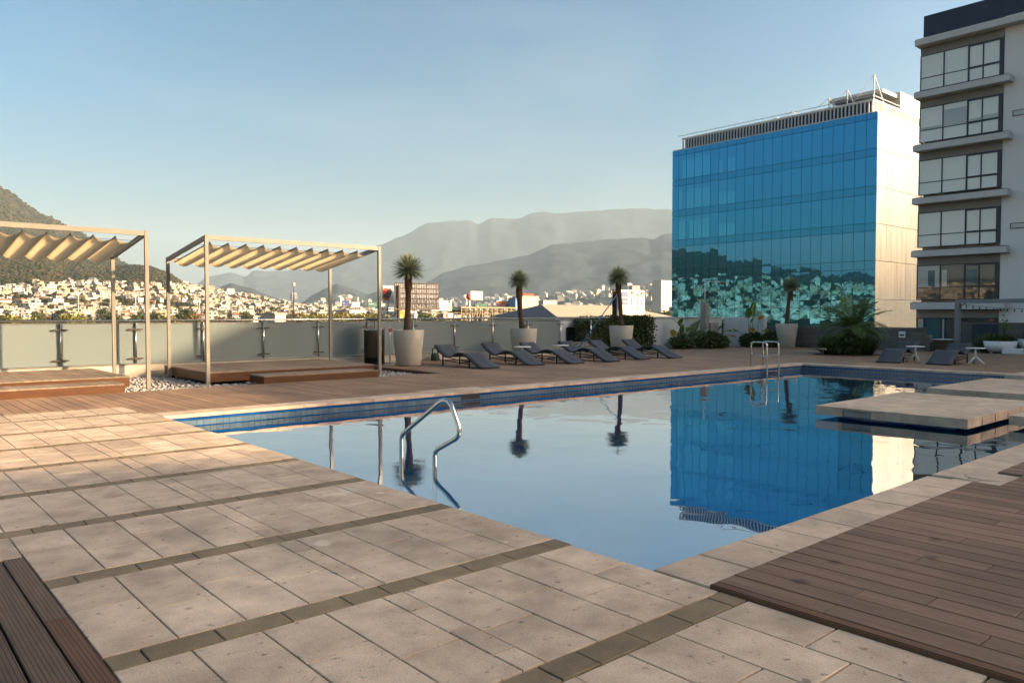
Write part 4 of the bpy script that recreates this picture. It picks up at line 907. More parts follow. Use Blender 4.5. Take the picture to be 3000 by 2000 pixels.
for (y, z) in ((36.2, 26.6), (39.0, 25.6), (41.0, 25.2), (45.2, 24.6), (47.1, 24.3), (52.6, 24.0)):
    tb(MB().tube([(81.0, y, 23.1), (81.0, y, z - .4)], .07, 6).tube([(81.0, y, z - .4), (82.4, y - .5, 23.1)], .07, 6).tube([(81.0, y, z - .4), (80.4, y + 2.2, 23.2)], .025, 5), 'davit_mast', M['louvre'])

# ---------------------------------------------------------------- white apartment building (it shades the terrace)
AX = 46.0
ap = empty('apartment_building', (AX, 4, -9), 0, 'white apartment building with dark framed corner windows and pale ledges', 'building'); AO = Vector((AX, 4, -9))
def ab(mb, name, mt, parent=None):
    o = mb.build(name, mt, parent or ap)
    if parent is None: o.location = -AO
    return o
ab(MB().box(AX + .02, 64, -40, 13.86, -9, 16.95), 'wall', M['aptwhite'])
ab(MB().box(AX + .5, 64, 13.88, 17.92, -9, 16.95), 'corner_bay', M['aptwhite'])
ab(MB().box(AX + .1, 63.9, -39.9, 17.90, 16.96, 18.12), 'parapet', M['navy'])
wt = [15.92, 13.03, 10.12, 7.2, 4.27]
for s, zt in enumerate(wt):
    zb = zt - 1.93
    ab(MB().box(AX - .0, AX + .52, 13.87, 17.99, zt + .005, zt + .44), 'spandrel', M['aptgrey'])
    z0 = zt + .445
    ab(MB().box(AX - .62, AX + .55, 13.40 if s else -39.8, 18.08, z0, z0 + .33, 0, .01), 'ledge', M['aptslab'])
    ab(MB().box(AX - .55, AX + .5, 13.45 if s else -39.7, 18.02, z0 + .331, z0 + .37), 'ledge_flashing', M['navy'] if s else M['aptslab'])
    # window > panes
    fr = MB(); x0, x1 = AX - .01, AX + .06
    for (ya, yb) in ((17.95, 18.0), (16.74, 16.80), (15.49, 15.58), (14.81, 14.87), (13.88, 14.08)): fr.box(x0, x1, ya, yb, zb, zt)
    tr_ = zb + .66
    for (ya, yb) in ((16.80, 17.95), (15.58, 16.74)): fr.box(x0, x1, ya, yb, zt - .04, zt).box(x0, x1, ya, yb, zb, zb + .03).box(x0, x1, ya, yb, tr_, tr_ + .04)
    for (ya, yb) in ((14.87, 15.49), (14.08, 14.81)): fr.box(x0, x1, ya, yb, zt - .11, zt).box(x0, x1, ya, yb, zb, zb + .03).box(x0, x1, ya, yb, tr_ - .03, tr_ + .08)
    fr.box(x1, AX + .5, 17.95, 18.0, zt - .05, zt).box(AX + .44, AX + .5, 17.95, 18.0, zb, zt - .05)
    wo = ab(fr, 'window', M['frame'])
    mk = ['blindglass', 'blindglass', 'blindglass', 'blindglass', 'darkglass'][s]
    for q, (ya, yb) in enumerate(((16.80, 17.95), (15.58, 16.74), (14.87, 15.49), (14.08, 14.81))):
        MB().box(AX + .02, AX + .034, ya, yb, tr_ + .04, zt - .04).build('pane', M[('curtain' if s == 4 and q in (0,) else mk)], wo)
        MB().box(AX + .02, AX + .034, ya, yb, zb + .03, tr_).build('pane', M[mk if s != 4 else 'darkglass'], wo)
    MB().box(AX + .06, AX + .44, 17.965, 17.985, zb, zt - .05).build('side_pane', M['curtain'], wo)
    if s == 1:
        for (ya, yb, za, zc_) in ((16.85, 17.9, tr_ + .05, tr_ + .18), (15.6, 16.72, tr_ + .045, tr_ + .95), (14.9, 15.47, tr_ + .05, tr_ + .22), (14.1, 14.79, tr_ + .05, tr_ + .3)):
            MB().box(AX + .010, AX + .019, ya, yb, za, zc_).build('half_blind', M['blindglass2'], wo)
    if s == 4:
        for (ya, yb, mkk) in ((17.05, 17.4, 'tealglass'), (16.42, 16.68, 'curtain'), (14.95, 15.45, 'tealglass')): MB().box(AX + .011, AX + .019, ya, yb, tr_ + .06, zt - .3).build('interior_view', M[mkk], wo)
ab(MB().box(AX, AX + .52, 13.87, 17.99, 1.345, 1.80), 'spandrel', M['aptgrey']); ab(MB().box(AX - .62, AX + .55, 13.4, 18.08, 1.80, 2.18, 0, .01), 'ledge', M['aptslab'])
ab(MB().box(AX - .55, AX + .5, 13.45, 18.02, 2.181, 2.22), 'ledge_flashing', M['navy'])
fr = MB()
for (ya, yb) in ((17.9, 17.98), (17.55, 17.6), (16.62, 16.7), (16.42, 16.5), (15.33, 15.45), (14.64, 14.7), (13.88, 14.1)): fr.box(AX - .01, AX + .06, ya, yb, 0, 1.34)
fr.box(AX - .01, AX + .06, 14.1, 17.9, 1.27, 1.34); wo = ab(fr, 'window', M['frame'])
for (ya, yb, mkk) in ((17.6, 17.9, 'curtain'), (16.7, 17.55, 'tealglass'), (16.5, 16.62, 'curtain'), (15.45, 16.42, 'darkglass'), (14.7, 15.33, 'darkglass'), (14.1, 14.64, 'darkglass')): MB().box(AX + .02, AX + .034, ya, yb, 0, 1.27).build('pane', M[mkk], wo)
for (z0, z1) in ((11.72, 12.03), (5.95, 6.25), (8.8, 9.1)):
    if z0 == 8.8: continue
    f = ab(MB().box(AX - .01, AX + .03, 11.3, 13.43, z0, z1), 'slot_window', M['frame']); MB().box(AX - .016, AX - .011, 11.35, 13.38, z0 + .045, z1 - .045).build('pane', M['blindglass2'], f)
tall = empty('tower_block', (63.8, -56.9, -9), R(-24.4), 'taller white apartment block standing beyond the right picture edge', 'building')
MB().box(-48, 48, -14, 0, 0, 36).build('wall', M['aptwhite'], tall)
for k in range(8):
    for j in range(14): MB().box(-45 + j * 6.5, -41.5 + j * 6.5, 0, .05, 9 + k * 3, 10.9 + k * 3).build('window', M['darkglass'], tall)

# ---------------------------------------------------------------- ground, hills, mountains
GZ = -9.0
def interp(tab, a):
    if a <= tab[0][0]: return tab[0][1]
    for (x0, y0), (x1, y1) in zip(tab[:-1], tab[1:]):
        if a <= x1: t = (a - x0) / (x1 - x0); t = t * t * (3 - 2 * t) * .5 + t * .5; return y0 + (y1 - y0) * t
    return tab[-1][1]
E2 = [(54, -.2), (60, .1), (66, .4), (70, 1.0), (73, 2.0), (75, 3.1), (75.6, 3.5), (76.2, 4.1), (78, 5.3), (79.9, 6.3), (82.4, 7.9), (86, 9.0), (95, 9.5), (110, 8.5), (125, 7), (135, 5.6), (143, 4.6), (150, 3.2), (156, 2.2), (165, 1.5), (190, 1)]
E1 = [(52, -.25), (58, .1), (60, .35), (63.8, .55), (66.1, .95), (68.3, 1.42), (69.7, 1.62), (71.5, 1.95), (73, 2.85), (73.9, 3.15), (75, 3.2), (76.5, 2.9), (78.8, 3.0), (80, 3.5), (82.4, 3.4), (90, 3.2), (110, 3.0), (143, 2.6), (156, 2.0), (190, 1)]
E0 = [(50, -.85), (58, -.6), (66, -.3), (70, -.05), (82, .15), (110, .3), (190, .3)]
HS = 1.75
def hill_z(a, r0_):
    r = r0_ / HS
    z0 = CAM_H + math.tan(R(interp(E0, a))) * 520; z1 = CAM_H + math.tan(R(interp(E1, a))) * 1100; z2 = CAM_H + math.tan(R(interp(E2, a))) * 1900
    if r < 180: z = GZ
    elif r < 520: z = GZ + (z0 - GZ) * ((r - 180) / 340) ** 1.2
    elif r < 1100: z = z0 + (z1 - z0) * ((r - 520) / 580)
    elif r < 1900: t = (r - 1100) / 800; z = z1 + (z2 - z1) * t * (.6 + .4 * t)
    else: z = z2 - (z2 + 20) * min(1, (r - 1900) / 1300)
    z = CAM_H + (z - CAM_H) * HS if z > CAM_H else z
    x, y = r0_ * math.cos(R(a)), r0_ * math.sin(R(a))
    amp = max(0, min(1, (r - 400) / 900)) * min(1, max(0, (a - 54) / 12)) * (0 if r > 1890 else 1)
    n = noise.fractal((x / 330, y / 330, 3.1), 1.0, 2.1, 5)
    fade = min(1, abs(r - 1900) / 250) * (.35 + .65 * min(1, abs(r - 1100) / 250))
    return max(GZ - .5, z + amp * n * 13 * fade)
M['scrub'] = mat('dry scrub hillside', (.030, .027, .015), (.050, .040, .023), .95, .02, 9, (1, 1, 1), 0, .9, .12, .05, spots=(.05, .56, (.032, .040, .020)))
M['ground'] = mat('town ground', (.16, .145, .12), (.10, .10, .07), .95, .012, 8, spots=(.03, .5, (.06, .07, .03)))
gmb = MB(); rads = [60, 120, 250, 600, 1500, 4000, 9000, 16000]; na = 96; gmb.v.append((0, 0, GZ - .6))
for r in rads:
    for k in range(na): a = 2 * math.pi * k / na; gmb.v.append((r * math.cos(a), r * math.sin(a), GZ - .6))
for k in range(na): gmb.f.append((0, 1 + k, 1 + (k + 1) % na)); gmb.m.append(0)
for i in range(len(rads) - 1):
    for k in range(na): b = 1 + i * na; gmb.f.append((b + k, b + na + k, b + na + (k + 1) % na, b + (k + 1) % na)); gmb.m.append(0)
tag(gmb.build('ground', M['ground']), kind='structure')
hm = MB(); azs = [52 + i * .28 for i in range(125)] + [87 + i * 1.2 for i in range(87)]; rs = [HS * q for q in [180 + 11 * i for i in range(84)] + [1104 + 20 * i for i in range(40)] + [1904 + 110 * i for i in range(12)]]
for a in azs:
    for r in rs: hm.v.append((r * math.cos(R(a)), r * math.sin(R(a)), hill_z(a, r)))
nr = len(rs)
for i in range(len(azs) - 1):
    for j in range(nr - 1): hm.f.append((i * nr + j, i * nr + j + 1, (i + 1) * nr + j + 1, (i + 1) * nr + j)); hm.m.append(0)
tag(hm.build('hill', M['scrub'], None, True), kind='structure')
M['mount'] = mat('forested mountain', (.022, .029, .035), (.028, .034, .038), .95, .0015, 6, spec=.02)
def mountain(name, prof, rc, rf, rb, amp, seed, na=170, wob=.022):
    """prof: (azimuth degrees, elevation degrees of the crest); a ridge with spurs falling to the plain"""
    a0, a1 = prof[0][0], prof[-1][0]; nu = 46; mb = MB()
    def hz(a, r):
        zc = CAM_H + math.tan(R(interp(prof, a))) * rc
        u = (r - rf) / (rc - rf) if r <= rc else 1 - (r - rc) / (rb - rc); u = max(0, min(1, u))
        x, y = r * math.cos(R(a)), r * math.sin(R(a)); k = rc * .16
        sp = noise.fractal((x / k + seed, y / k, seed), 1.0, 2.0, 4); n2 = 1 - 2.2 * abs(noise.fractal((x / k * 2.3 + seed, y / k * 2.3, seed * 2), 1.0, 2.1, 5))
        z = GZ - 2 + (zc - GZ) * (u ** (1.15 + .5 * sp)) + amp * (sp * .8 + n2 * .6) * u * (1 - u) * 2.4
        return z + zc * wob * noise.fractal((x / k * 4, y / k * 4, seed), 1.0, 2.2, 6) * u * u
    rr_ = [rf + (rc - rf) * i / nu for i in range(nu + 1)] + [rc + (rb - rc) * (i + 1) / 6 for i in range(6)]
    for i in range(na + 1):
        a = a0 + (a1 - a0) * i / na
        for r in rr_: mb.v.append((r * math.cos(R(a)), r * math.sin(R(a)), hz(a, r)))
    m_ = len(rr_)
    for i in range(na):
        for j in range(m_ - 1): mb.f.append((i * m_ + j, i * m_ + j + 1, (i + 1) * m_ + j + 1, (i + 1) * m_ + j)); mb.m.append(0)
    o = mb.build(name, M['mount'], None, True); o['kind'] = 'structure'; return hz
def PP(l): return sorted((math.degrees(azim(x)), math.degrees(math.atan(elev(y)))) for x, y in l)
far_p = [(560, 905), (580, 836), (613, 815), (681, 805), (722, 815), (746, 798), (790, 801), (831, 798), (900, 790), (960, 775), (1040, 745), (1117, 718), (1175, 694), (1256, 657), (1326, 647), (1378, 648), (1403, 657), (1441, 638), (1518, 640), (1556, 625), (1594, 621), (1658, 625), (1722, 617), (1850, 615), (1968, 617), (2150, 622), (2400, 640), (2700, 668), (3100, 700)]
hzA = mountain('mountain', PP(far_p), 9500, 7000, 12500, 100, 1.3, 260)
mid_p = [(1130, 912), (1180, 880), (1235, 845), (1256, 823), (1301, 797), (1378, 778), (1467, 763), (1543, 750), (1582, 733), (1620, 717), (1658, 712), (1747, 708), (1837, 699), (1881, 698), (1913, 704), (1939, 690), (1968, 690), (2100, 680), (2300, 665), (2600, 660), (3100, 690)]
hzB = mountain('mountain', PP(mid_p), 6000, 3900, 8000, 90, 4.7, 200)
hzC = mountain('mountain', PP([(540, 921), (620, 866), (654, 842), (681, 834), (708, 841), (735, 846), (770, 860), (804, 871), (850, 890), (910, 915)]), 4300, 3500, 5200, 60, 7.7, 70)
hzD = mountain('mountain', PP([(830, 921), (880, 888), (923, 861), (955, 844), (991, 831), (1025, 843), (1079, 861), (1110, 852), (1150, 858), (1200, 890), (1260, 915)]), 4700, 3700, 5800, 70, 9.1, 80)
hzE = mountain('mountain', PP([(1250, 921), (1330, 905), (1450, 893), (1578, 873), (1680, 857), (1783, 848), (1860, 850), (1935, 842), (2050, 845), (2300, 870), (2600, 910)]), 3300, 2400, 4200, 40, 5.3, 110)
hzF = mountain('mountain', [(-10, .2), (2, 2.2), (14, 4.5), (22, 5.2), (30, 4.2), (36, .2)], 6500, 4500, 8500, 150, 3.3, 60)
hzG = mountain('mountain', [(84, .2), (95, 6), (110, 7), (125, 5.6), (140, 4.6), (152, 2.5), (165, 2.2), (185, .5)], 4200, 2600, 6000, 200, 6.3, 90)

# ---------------------------------------------------------------- houses on the hillside and in the plain
hw_cols = [(.43, .40, .355), (.38, .35, .30), (.48, .455, .41), (.33, .275, .21), (.30, .18, .115), (.35, .28, .165), (.28, .265, .25), (.40, .375, .35)]
HM = [mat('house wall %d' % i, c, tuple(q * .85 for q in c), .85, .15, 5) for i, c in enumerate(hw_cols)]
M['hroof'] = mat('flat roof screed', (.36, .33, .30), (.27, .25, .23), .9, .2); M['tileroof'] = mat('clay tile roof', (.28, .115, .06), (.20, .085, .05), .85, .3)
M['hglass'] = glassmat('house window', (.03, .032, .035), .1, .5)
def house_mesh(r, wall, big=False):
    """a stepped flat roofed house: main block, upper set-back, parapets, recessed windows"""
    mb = MB(); w, d, h = r.uniform(8, 14), r.uniform(7, 11), r.uniform(3.2, 6.2)
    if big: w, d, h = w * 1.7, d * 1.3, h * 1.9
    mb.box(-w / 2, w / 2, -d / 2, d / 2, -6, h, 0); mb.quad((-w / 2 + .3, -d / 2 + .3, h + .02), (w / 2 - .3, -d / 2 + .3, h + .02), (w / 2 - .3, d / 2 - .3, h + .02), (-w / 2 + .3, d / 2 - .3, h + .02), 1)
    mb.box(-w / 2 - .25, w / 2 + .25, -d / 2 - .25, d / 2 + .25, h + .03, h + .33, 0) if r.random() < .5 else None
    bl = [(-w / 2, w / 2, -d / 2, d / 2, 0, h)]
    if r.random() < .65:
        a = r.uniform(-w / 2, 0); b = a + w * r.uniform(.35, .6); b = min(b, w / 2); c = -d / 2 + d * r.uniform(.1, .4); hh = h + r.uniform(2.4, 3.0); mb.box(a, b, c, d / 2, h + .01, hh, 0); mb.box(a - .3, b + .3, c - .3, d / 2 + .3, hh, hh + .22, 0); bl.append((a, b, c, d / 2, h, hh))
    if r.random() < .22:
        z = h + .4; mb.faces([(-w / 2 - .4, -d / 2 - .4, z), (w / 2 + .4, -d / 2 - .4, z), (w / 2 + .4, d / 2 + .4, z), (-w / 2 - .4, d / 2 + .4, z), (0, 0, z + 2.0)], [(0, 1, 4), (1, 2, 4), (2, 3, 4), (3, 0, 4)], 3)
    for (x0, x1, y0, y1, z0, z1) in bl:
        fl = max(1, int((z1 - z0) / 2.7))
        for f in range(fl):
            zz = z0 + f * (z1 - z0) / fl + .8; zt = zz + 1.3
            n = max(1, int((x1 - x0) / 3.2))
            for k in range(n):
                a = x0 + (x1 - x0) * (k + .2) / n; b = x0 + (x1 - x0) * (k + .72) / n
                mb.quad((a, y0 - .04, zz), (b, y0 - .04, zz), (b, y0 - .04, zt), (a, y0 - .04, zt), 2)
            n = max(1, int((y1 - y0) / 3.4))
            for k in range(n):
                a = y0 + (y1 - y0) * (k + .25) / n; b = y0 + (y1 - y0) * (k + .7) / n
                mb.quad((x1 + .04, a, zz), (x1 + .04, b, zz), (x1 + .04, b, zt), (x1 + .04, a, zt), 2)
                mb.quad((x0 - .04, b, zz), (x0 - .04, a, zz), (x0 - .04, a, zt), (x0 - .04, b, zt), 2)
    if r.random() < .5: mb.tube([(w * .2, d * .2, h), (w * .2, d * .2, h + 1.5)], .55, 8, 0)
    return mb.mesh('house', [wall, M['hroof'], M['hglass'], M['tileroof']])
hr_ = random.Random(21)
protos = [house_mesh(hr_, HM[i % 8]) for i in range(20)]
bigp = [house_mesh(hr_, HM[i % 4], True) for i in range(5)]
spots = []
def clear(a, r, d=.0): return all(abs(a - b) * r * .01745 > 12 or abs(r - q) > 15 for b, q in spots[-400:])
tries = 0
while len(spots) < 3100 and tries < 80000:
    tries += 1
    a = hr_.uniform(53, 84.5) if len(spots) < 1500 else hr_.uniform(84.5, 172)
    r = hr_.uniform(330, 1150) * HS; x, y = r * math.cos(R(a)), r * math.sin(R(a)); z = hill_z(a, r); el = math.degrees(math.atan2(z - CAM_H, r))
    if el < -.75: continue
    lim = 2.05 if 74.5 < a < 90 else (1.9 if a > 72 else 3.6)
    if a > 90: lim = 3.4
    if el > lim + .35 * noise.noise((a * .8, 3, 1)): continue
    dn = noise.noise((x / 130, y / 130, 8.2))
    if a < 90 and dn < -.12 and hr_.random() < .8: continue
    if not clear(a, r): continue
    spots.append((a, r))
vis = [s for s in spots if s[0] < 83.5]; vis.sort(key=lambda s: s[1]); near = vis[:285]; rest_h = vis[285:] + [s for s in spots if s[0] >= 83.5]
WORDS = ['white', 'cream', 'bright white', 'sand coloured', 'terracotta', 'ochre', 'grey', 'off white']
ZONES = [(165, 'under the left pergola roof'), (330, 'left of the rear post of the left pergola'), (430, 'between the left pergola right posts'), (490, 'in the gap between the two pergolas'), (602, 'between the right pergola left posts'), (730, 'right of the right pergola front left post'), (861, 'left of the telephone mast'), (966, 'right of the telephone mast'), (1107, 'between the right pergola right posts'), (1500, 'behind the first planter'), (9999, 'beyond the loungers')]
def zone(x, y):
    px_ = 1500 - FPX * math.tan(math.atan2(y, x) - R(YAW)); return next(w_ for q, w_ in ZONES if px_ < q)
def tier(x, y, z):
    e = math.degrees(math.atan2(z - CAM_H, math.hypot(x, y))); return 'in the lowest row,' if e < -.22 else ('in the second row,' if e < .05 else ('low' if e < .35 else ('part way up' if e < .8 else ('half way up' if e < 1.4 else 'high up'))))
def lab(c, t, z): return '%s house %s %s' % (c, t, z) if t.endswith(',') else '%s house %s the slope, %s' % (c, 'low on' if t == 'low' else t, z)
for (a, r) in near:
    x, y = r * math.cos(R(a)), r * math.sin(R(a)); s = hr_.uniform(.7, 1.15)
    pi_ = hr_.randrange(20)
    o = place('house', protos[pi_], None, (x, y, hill_z(a, r)), (0, 0, R(hr_.choice([0, 15, 40, 70]) + hr_.uniform(-12, 12))), (s, s, s))
    tag(o, lab(WORDS[pi_ % 8], tier(x, y, hill_z(a, r)), zone(x, y)), 'house', 'hillside houses')
class Joined:
    def __init__(s): s.v = []; s.f = []; s.m = []
    def add(s, me, loc, rz, sc_):
        n = len(s.v); c, q = math.cos(rz) * sc_, math.sin(rz) * sc_
        s.v += [(v.co.x * c - v.co.y * q + loc[0], v.co.x * q + v.co.y * c + loc[1], v.co.z * sc_ + loc[2]) for v in me.vertices]
        b = s.off(me)
        for p in me.polygons: s.f.append(tuple(n + i for i in p.vertices)); s.m.append(b[p.material_index])
    mats = []
    def off(s, me):
        out = []
        for m_ in me.materials:
            if m_ not in s.mats: s.mats.append(m_)
            out.append(s.mats.index(m_))
        return out
    def build(s, name):
        me = bpy.data.meshes.new(name); me.from_pydata(s.v, [], s.f)
        for m_ in s.mats: me.materials.append(m_)
        me.polygons.foreach_set('material_index', s.m); o = bpy.data.objects.new(name, me); return link(o)
jn = Joined()
for (a, r) in rest_h:
    x, y = r * math.cos(R(a)), r * math.sin(R(a)); jn.add(hr_.choice(protos), (x, y, hill_z(a, r)), R(hr_.uniform(0, 80)), hr_.uniform(.75, 1.25))
tag(jn.build('distant_houses'), 'far white houses crowding the upper hillside', 'houses', kind='stuff')
# the plain and the feet of the far ridges: buildings too small to tell apart
jp = Joined()
for i in range(1300):
    a = hr_.uniform(14, 66); r = 700 * (4.6 ** hr_.random()); 
    if a > 58 and r < 1300: continue
    big = hr_.random() < .16; jp.add(hr_.choice(bigp) if big else hr_.choice(protos), (r * math.cos(R(a)), r * math.sin(R(a)), GZ + 1.5), R(hr_.uniform(0, 80)), hr_.uniform(.8, 1.5))
for hz, aa, r0, r1, n in ((hzB, PP([(1180, 900), (1580, 900)]), 3950, 4500, 330), (hzE, PP([(1560, 900), (2000, 900)]), 2950, 3290, 130), (hzE, PP([(1400, 900), (1960, 900)]), 2420, 2650, 170), (hzD, PP([(900, 900), (1120, 900)]), 3750, 4200, 120)):
    for i in range(n):
        a = hr_.uniform(aa[0][0], aa[1][0]); r = hr_.uniform(r0, r1); big = hr_.random() < .4
        jp.add(hr_.choice(bigp) if big else hr_.choice(protos), (r * math.cos(R(a)), r * math.sin(R(a)), hz(a, r) + 1), R(hr_.uniform(0, 80)), hr_.uniform(1.0, 2.0))
tag(jp.build('distant_town'), 'far pale buildings of the town below the mountains', 'town', kind='stuff')

# ---------------------------------------------------------------- trees of the town and scrub on the hills
tcols = [((.10, .105, .022), (.17, .15, .03)), ((.045, .060, .018), (.075, .085, .025)), ((.13, .095, .028), (.17, .115, .03)), ((.03, .042, .014), (.055, .065, .02))]
TM = [leafmat('tree leaves %d' % i, a, b, .25, .6) for i, (a, b) in enumerate(tcols)]
def tree_meshes(r, mt, h=9.0, w=4.2):
    tr = MB(); th = h * .34; tr.tube([(0, 0, -1), (.1, 0, th * .6), (.05, .1, th)], [.38, .28, .2], 7)
    cl = []
    for k in range(7):
        a = k * .9 + r.uniform(0, .5); e = Vector((math.cos(a) * w * r.uniform(.3, .6), math.sin(a) * w * r.uniform(.3, .6), th + (h - th) * r.uniform(.15, .7))); tr.tube([(.05, .1, th * .8), e * .6 + Vector((0, 0, th * .35)), e], [.16, .09, .04], 5); cl.append(e)
    cl.append(Vector((0, 0, h * .78))); cr_ = MB()
    for c in cl:
        q = w * r.uniform(.34, .5); leafcloud(cr_, r, c, (q, q, q * .75), 85, w * .17, 0, .6, .5)
    return tr.mesh('trunk', M['bark']), cr_.mesh('crown', mt)
tv = [tree_meshes(random.Random(50 + i), TM[i % 4], *( (9, 4.4), (8, 3.6), (7.5, 4.0), (10, 4.0))[i % 4]) for i in range(6)]
tl = ['yellow green tree', 'dull green tree', 'rusty brown tree', 'dark green tree']
ts = random.Random(77)
fixed = [(15, 905, 260, 0, 1.3), (50, 918, 250, 0, 1.1), (200, 911, 300, 0, 1.0), (228, 922, 280, 0, .9), (410, 910, 330, 3, 1.1), (455, 905, 420, 1, 1.2), (540, 895, 450, 1, 1.2), (575, 912, 400, 2, 1.0), (640, 918, 330, 2, 1.0), (690, 919, 300, 3, 1.1), (780, 912, 340, 3, 1.2), (800, 909, 380, 0, 1.2), (830, 915, 400, 1, 1.1), (885, 908, 420, 2, 1.2), (905, 913, 330, 0, 1.2), (925, 908, 360, 2, 1.2), (940, 917, 310, 0, 1.0), (985, 912, 330, 0, 1.1), (1010, 905, 390, 2, 1.2), (1035, 911, 340, 0, 1.2), (1065, 911, 310, 0, 1.1), (1085, 905, 420, 3, 1.3), (1125, 912, 330, 1, 1.0), (1240, 906, 420, 1, 1.3), (1262, 910, 360, 0, 1.2), (1295, 908, 400, 1, 1.3), (1340, 905, 450, 0, 1.2), (1328, 900, 600, 1, 1.3), (1690, 885, 520, 1, 1.4), (1660, 893, 460, 1, 1.3), (1905, 897, 420, 3, 1.3), (1920, 905, 330, 1, 1.2), (1955, 900, 360, 3, 1.3), (1550, 905, 400, 1, 1.0), (325, 905, 420, 1, 1.0), (300, 895, 520, 3, 1.2), (110, 912, 420, 1, 1.0), (505, 915, 330, 2, .9), (720, 905, 500, 1, 1.2), (756, 897, 700, 3, 1.8), (800, 892, 800, 3, 1.8)]
def put_tree(loc, k, s, lb, zs=1.0):
    v = [i for i in range(6) if i % 4 == k]; i = ts.choice(v); t = empty('tree', loc, ts.uniform(0, 6.28), '%s %s, %s' % (lb, 'just above the rail' if math.degrees(math.atan2(loc[2] + 9 * s - CAM_H, math.hypot(loc[0], loc[1]))) < .3 else 'on the slope', zone(loc[0], loc[1])), 'tree', 'trees among the houses'); t.scale = (s, s, s * zs)
    place('trunk', tv[i][0], t); place('crown', tv[i][1], t)
for (px_, py_, d, k, s) in fixed:
    P = pix(px_, py_, d); a = math.degrees(math.atan2(P.y, P.x)); g = hill_z(a, d) if a > 52 else GZ - .3
    h0 = (9, 8, 7.5, 10)[k]; need = (P.z - g) / (h0 * 1.02)
    put_tree((P.x, P.y, g), k, max(.55, min(1.6, need)) if need < 1.7 else 1.55, tl[k], max(1, need / 1.6))
for i in range(110):
    a = ts.uniform(56, 83); r = ts.uniform(450, 1300); k = ts.choice([1, 1, 2, 3, 0]); put_tree((r * math.cos(R(a)), r * math.sin(R(a)), hill_z(a, r)), k, ts.uniform(.6, 1.1), tl[k])
sb = MB(); sr = random.Random(9)
def tuft(x, y, z, s, m):
    c, q = math.cos(s * 77), math.sin(s * 77)
    sb.faces([(x + (p_[0] * c - p_[1] * q) * s * sr.uniform(.75, 1.25), y + (p_[0] * q + p_[1] * c) * s * sr.uniform(.75, 1.25), z + p_[2] * s * sr.uniform(.6, 1.0)) for p_ in ico], icf, m)
for i in range(21000):
    a = sr.uniform(56, 84) if i < 17500 else sr.uniform(84, 170); r = (230 + 1670 * sr.random() ** .85) * HS; x, y = r * math.cos(R(a)), r * math.sin(R(a)); z = hill_z(a, r)
    if z < CAM_H - 8: continue
    if a > 120 and math.degrees(math.atan2(z, r)) < 2.7: continue
    n = noise.noise((x / 70, y / 70, 1.1)); m_ = 1 if n > .05 else (2 if n < -.25 else 0)
    tuft(x, y, z + .8, sr.uniform(1.8, 4.0) * (1 + r / 4500), m_)
SC = [mat('scrub crown %d' % i, a, b, .95, .3, 4, spec=.05) for i, (a, b) in enumerate((((.028, .024, .010), (.040, .031, .014)), ((.014, .018, .008), (.022, .024, .010)), ((.042, .030, .015), (.031, .025, .013))))]
tag(sb.build('hillside_scrub', SC, None, True), 'olive and brown scrub covering the hillside', 'scrub', kind='stuff')

# ---------------------------------------------------------------- billboards, roofs and masts beyond the rail
def flat(name, c, rough=.7): 
    if name not in M: M[name] = mat(name, c, tuple(q * .9 for q in c), rough, 1.5)
    return M[name]
flat('sign white', (.42, .40, .38)); flat('sign cream', (.52, .475, .40)); flat('print red', (.50, .045, .02)); flat('print black', (.03, .025, .03)); flat('print blue', (.10, .12, .22)); flat('print navy', (.03, .04, .12))
flat('print pink', (.55, .12, .22)); flat('print skin', (.50, .30, .20)); flat('print orange', (.52, .16, .03)); flat('print yellow', (.55, .38, .06)); flat('print green', (.02, .07, .05)); flat('print grey', (.30, .30, .31)); flat('print hair', (.05, .03, .02)); flat('rust steel', (.055, .038, .028)); flat('timber scaffold', (.30, .22, .13)); flat('print teal', (.04, .16, .16))
def ground_at(x, y):
    a = math.degrees(math.atan2(y, x)); r = math.hypot(x, y); return hill_z(a, r) if a > 52 else GZ - .5
def aboard(name, x0, x1, y0, y1, dist, label, cat='billboard', depth=.5, mt='sign white', legs=2, back=False, group=None):
    """an axis aligned board whose face looks toward -Y; returns its root, width and height"""
    P = pix(x0, y1, dist); w = P.y / math.tan(azim(x1)) - P.x; zt = CAM_H + (pix(x0, y0, dist).z - CAM_H); h = zt - P.z; g = ground_at(P.x, P.y)
    t = empty(name, (P.x, P.y, g), 0, label, cat, group); b = P.z - g
    MB().box(0, w, .02, depth, b, b + h).build('panel', M[mt], t)
    for k in range(legs):
        u = w * (k + .5) / legs; MB().tube([(u, depth * .5, -1), (u, depth * .5, b)], max(.15, w * .025), 8).build('post', M['rust steel'], t)
    return t, w, h, b
def art(t, w, h, b, nm, pts, mk, k=1):
    mb = MB(); n = len(pts); mb.v = [(u * w, .015 - .012 * k, b + v * h) for u, v in pts]; mb.f = [tuple(range(n))]; mb.m = [0]
    return mb.build(nm, M[mk], t)
def ell(cu, cv, ru, rv_, n=24, lo=0.0): return [(max(lo, cu + ru * math.cos(2 * math.pi * i / n)), cv + rv_ * math.sin(2 * math.pi * i / n)) for i in range(n)]
def rect(u0, u1, v0, v1): return [(u0, v0), (u1, v0), (u1, v1), (u0, v1)]
def text(t, w, h, b, s, u, v, size, mk, k=1):
    cu = bpy.data.curves.new('lettering', 'FONT'); cu.body = s; cu.size = size * h; cu.extrude = .002
    o = bpy.data.objects.new('lettering', cu); col.objects.link(o); dg = bpy.context.evaluated_depsgraph_get(); me = bpy.data.meshes.new_from_object(o.evaluated_get(dg)); bpy.data.objects.remove(o)
    me.materials.clear(); me.materials.append(M[mk]); return place('lettering', me, t, (u * w, .012 - .012 * k, b + v * h), (R(90), 0, 0))
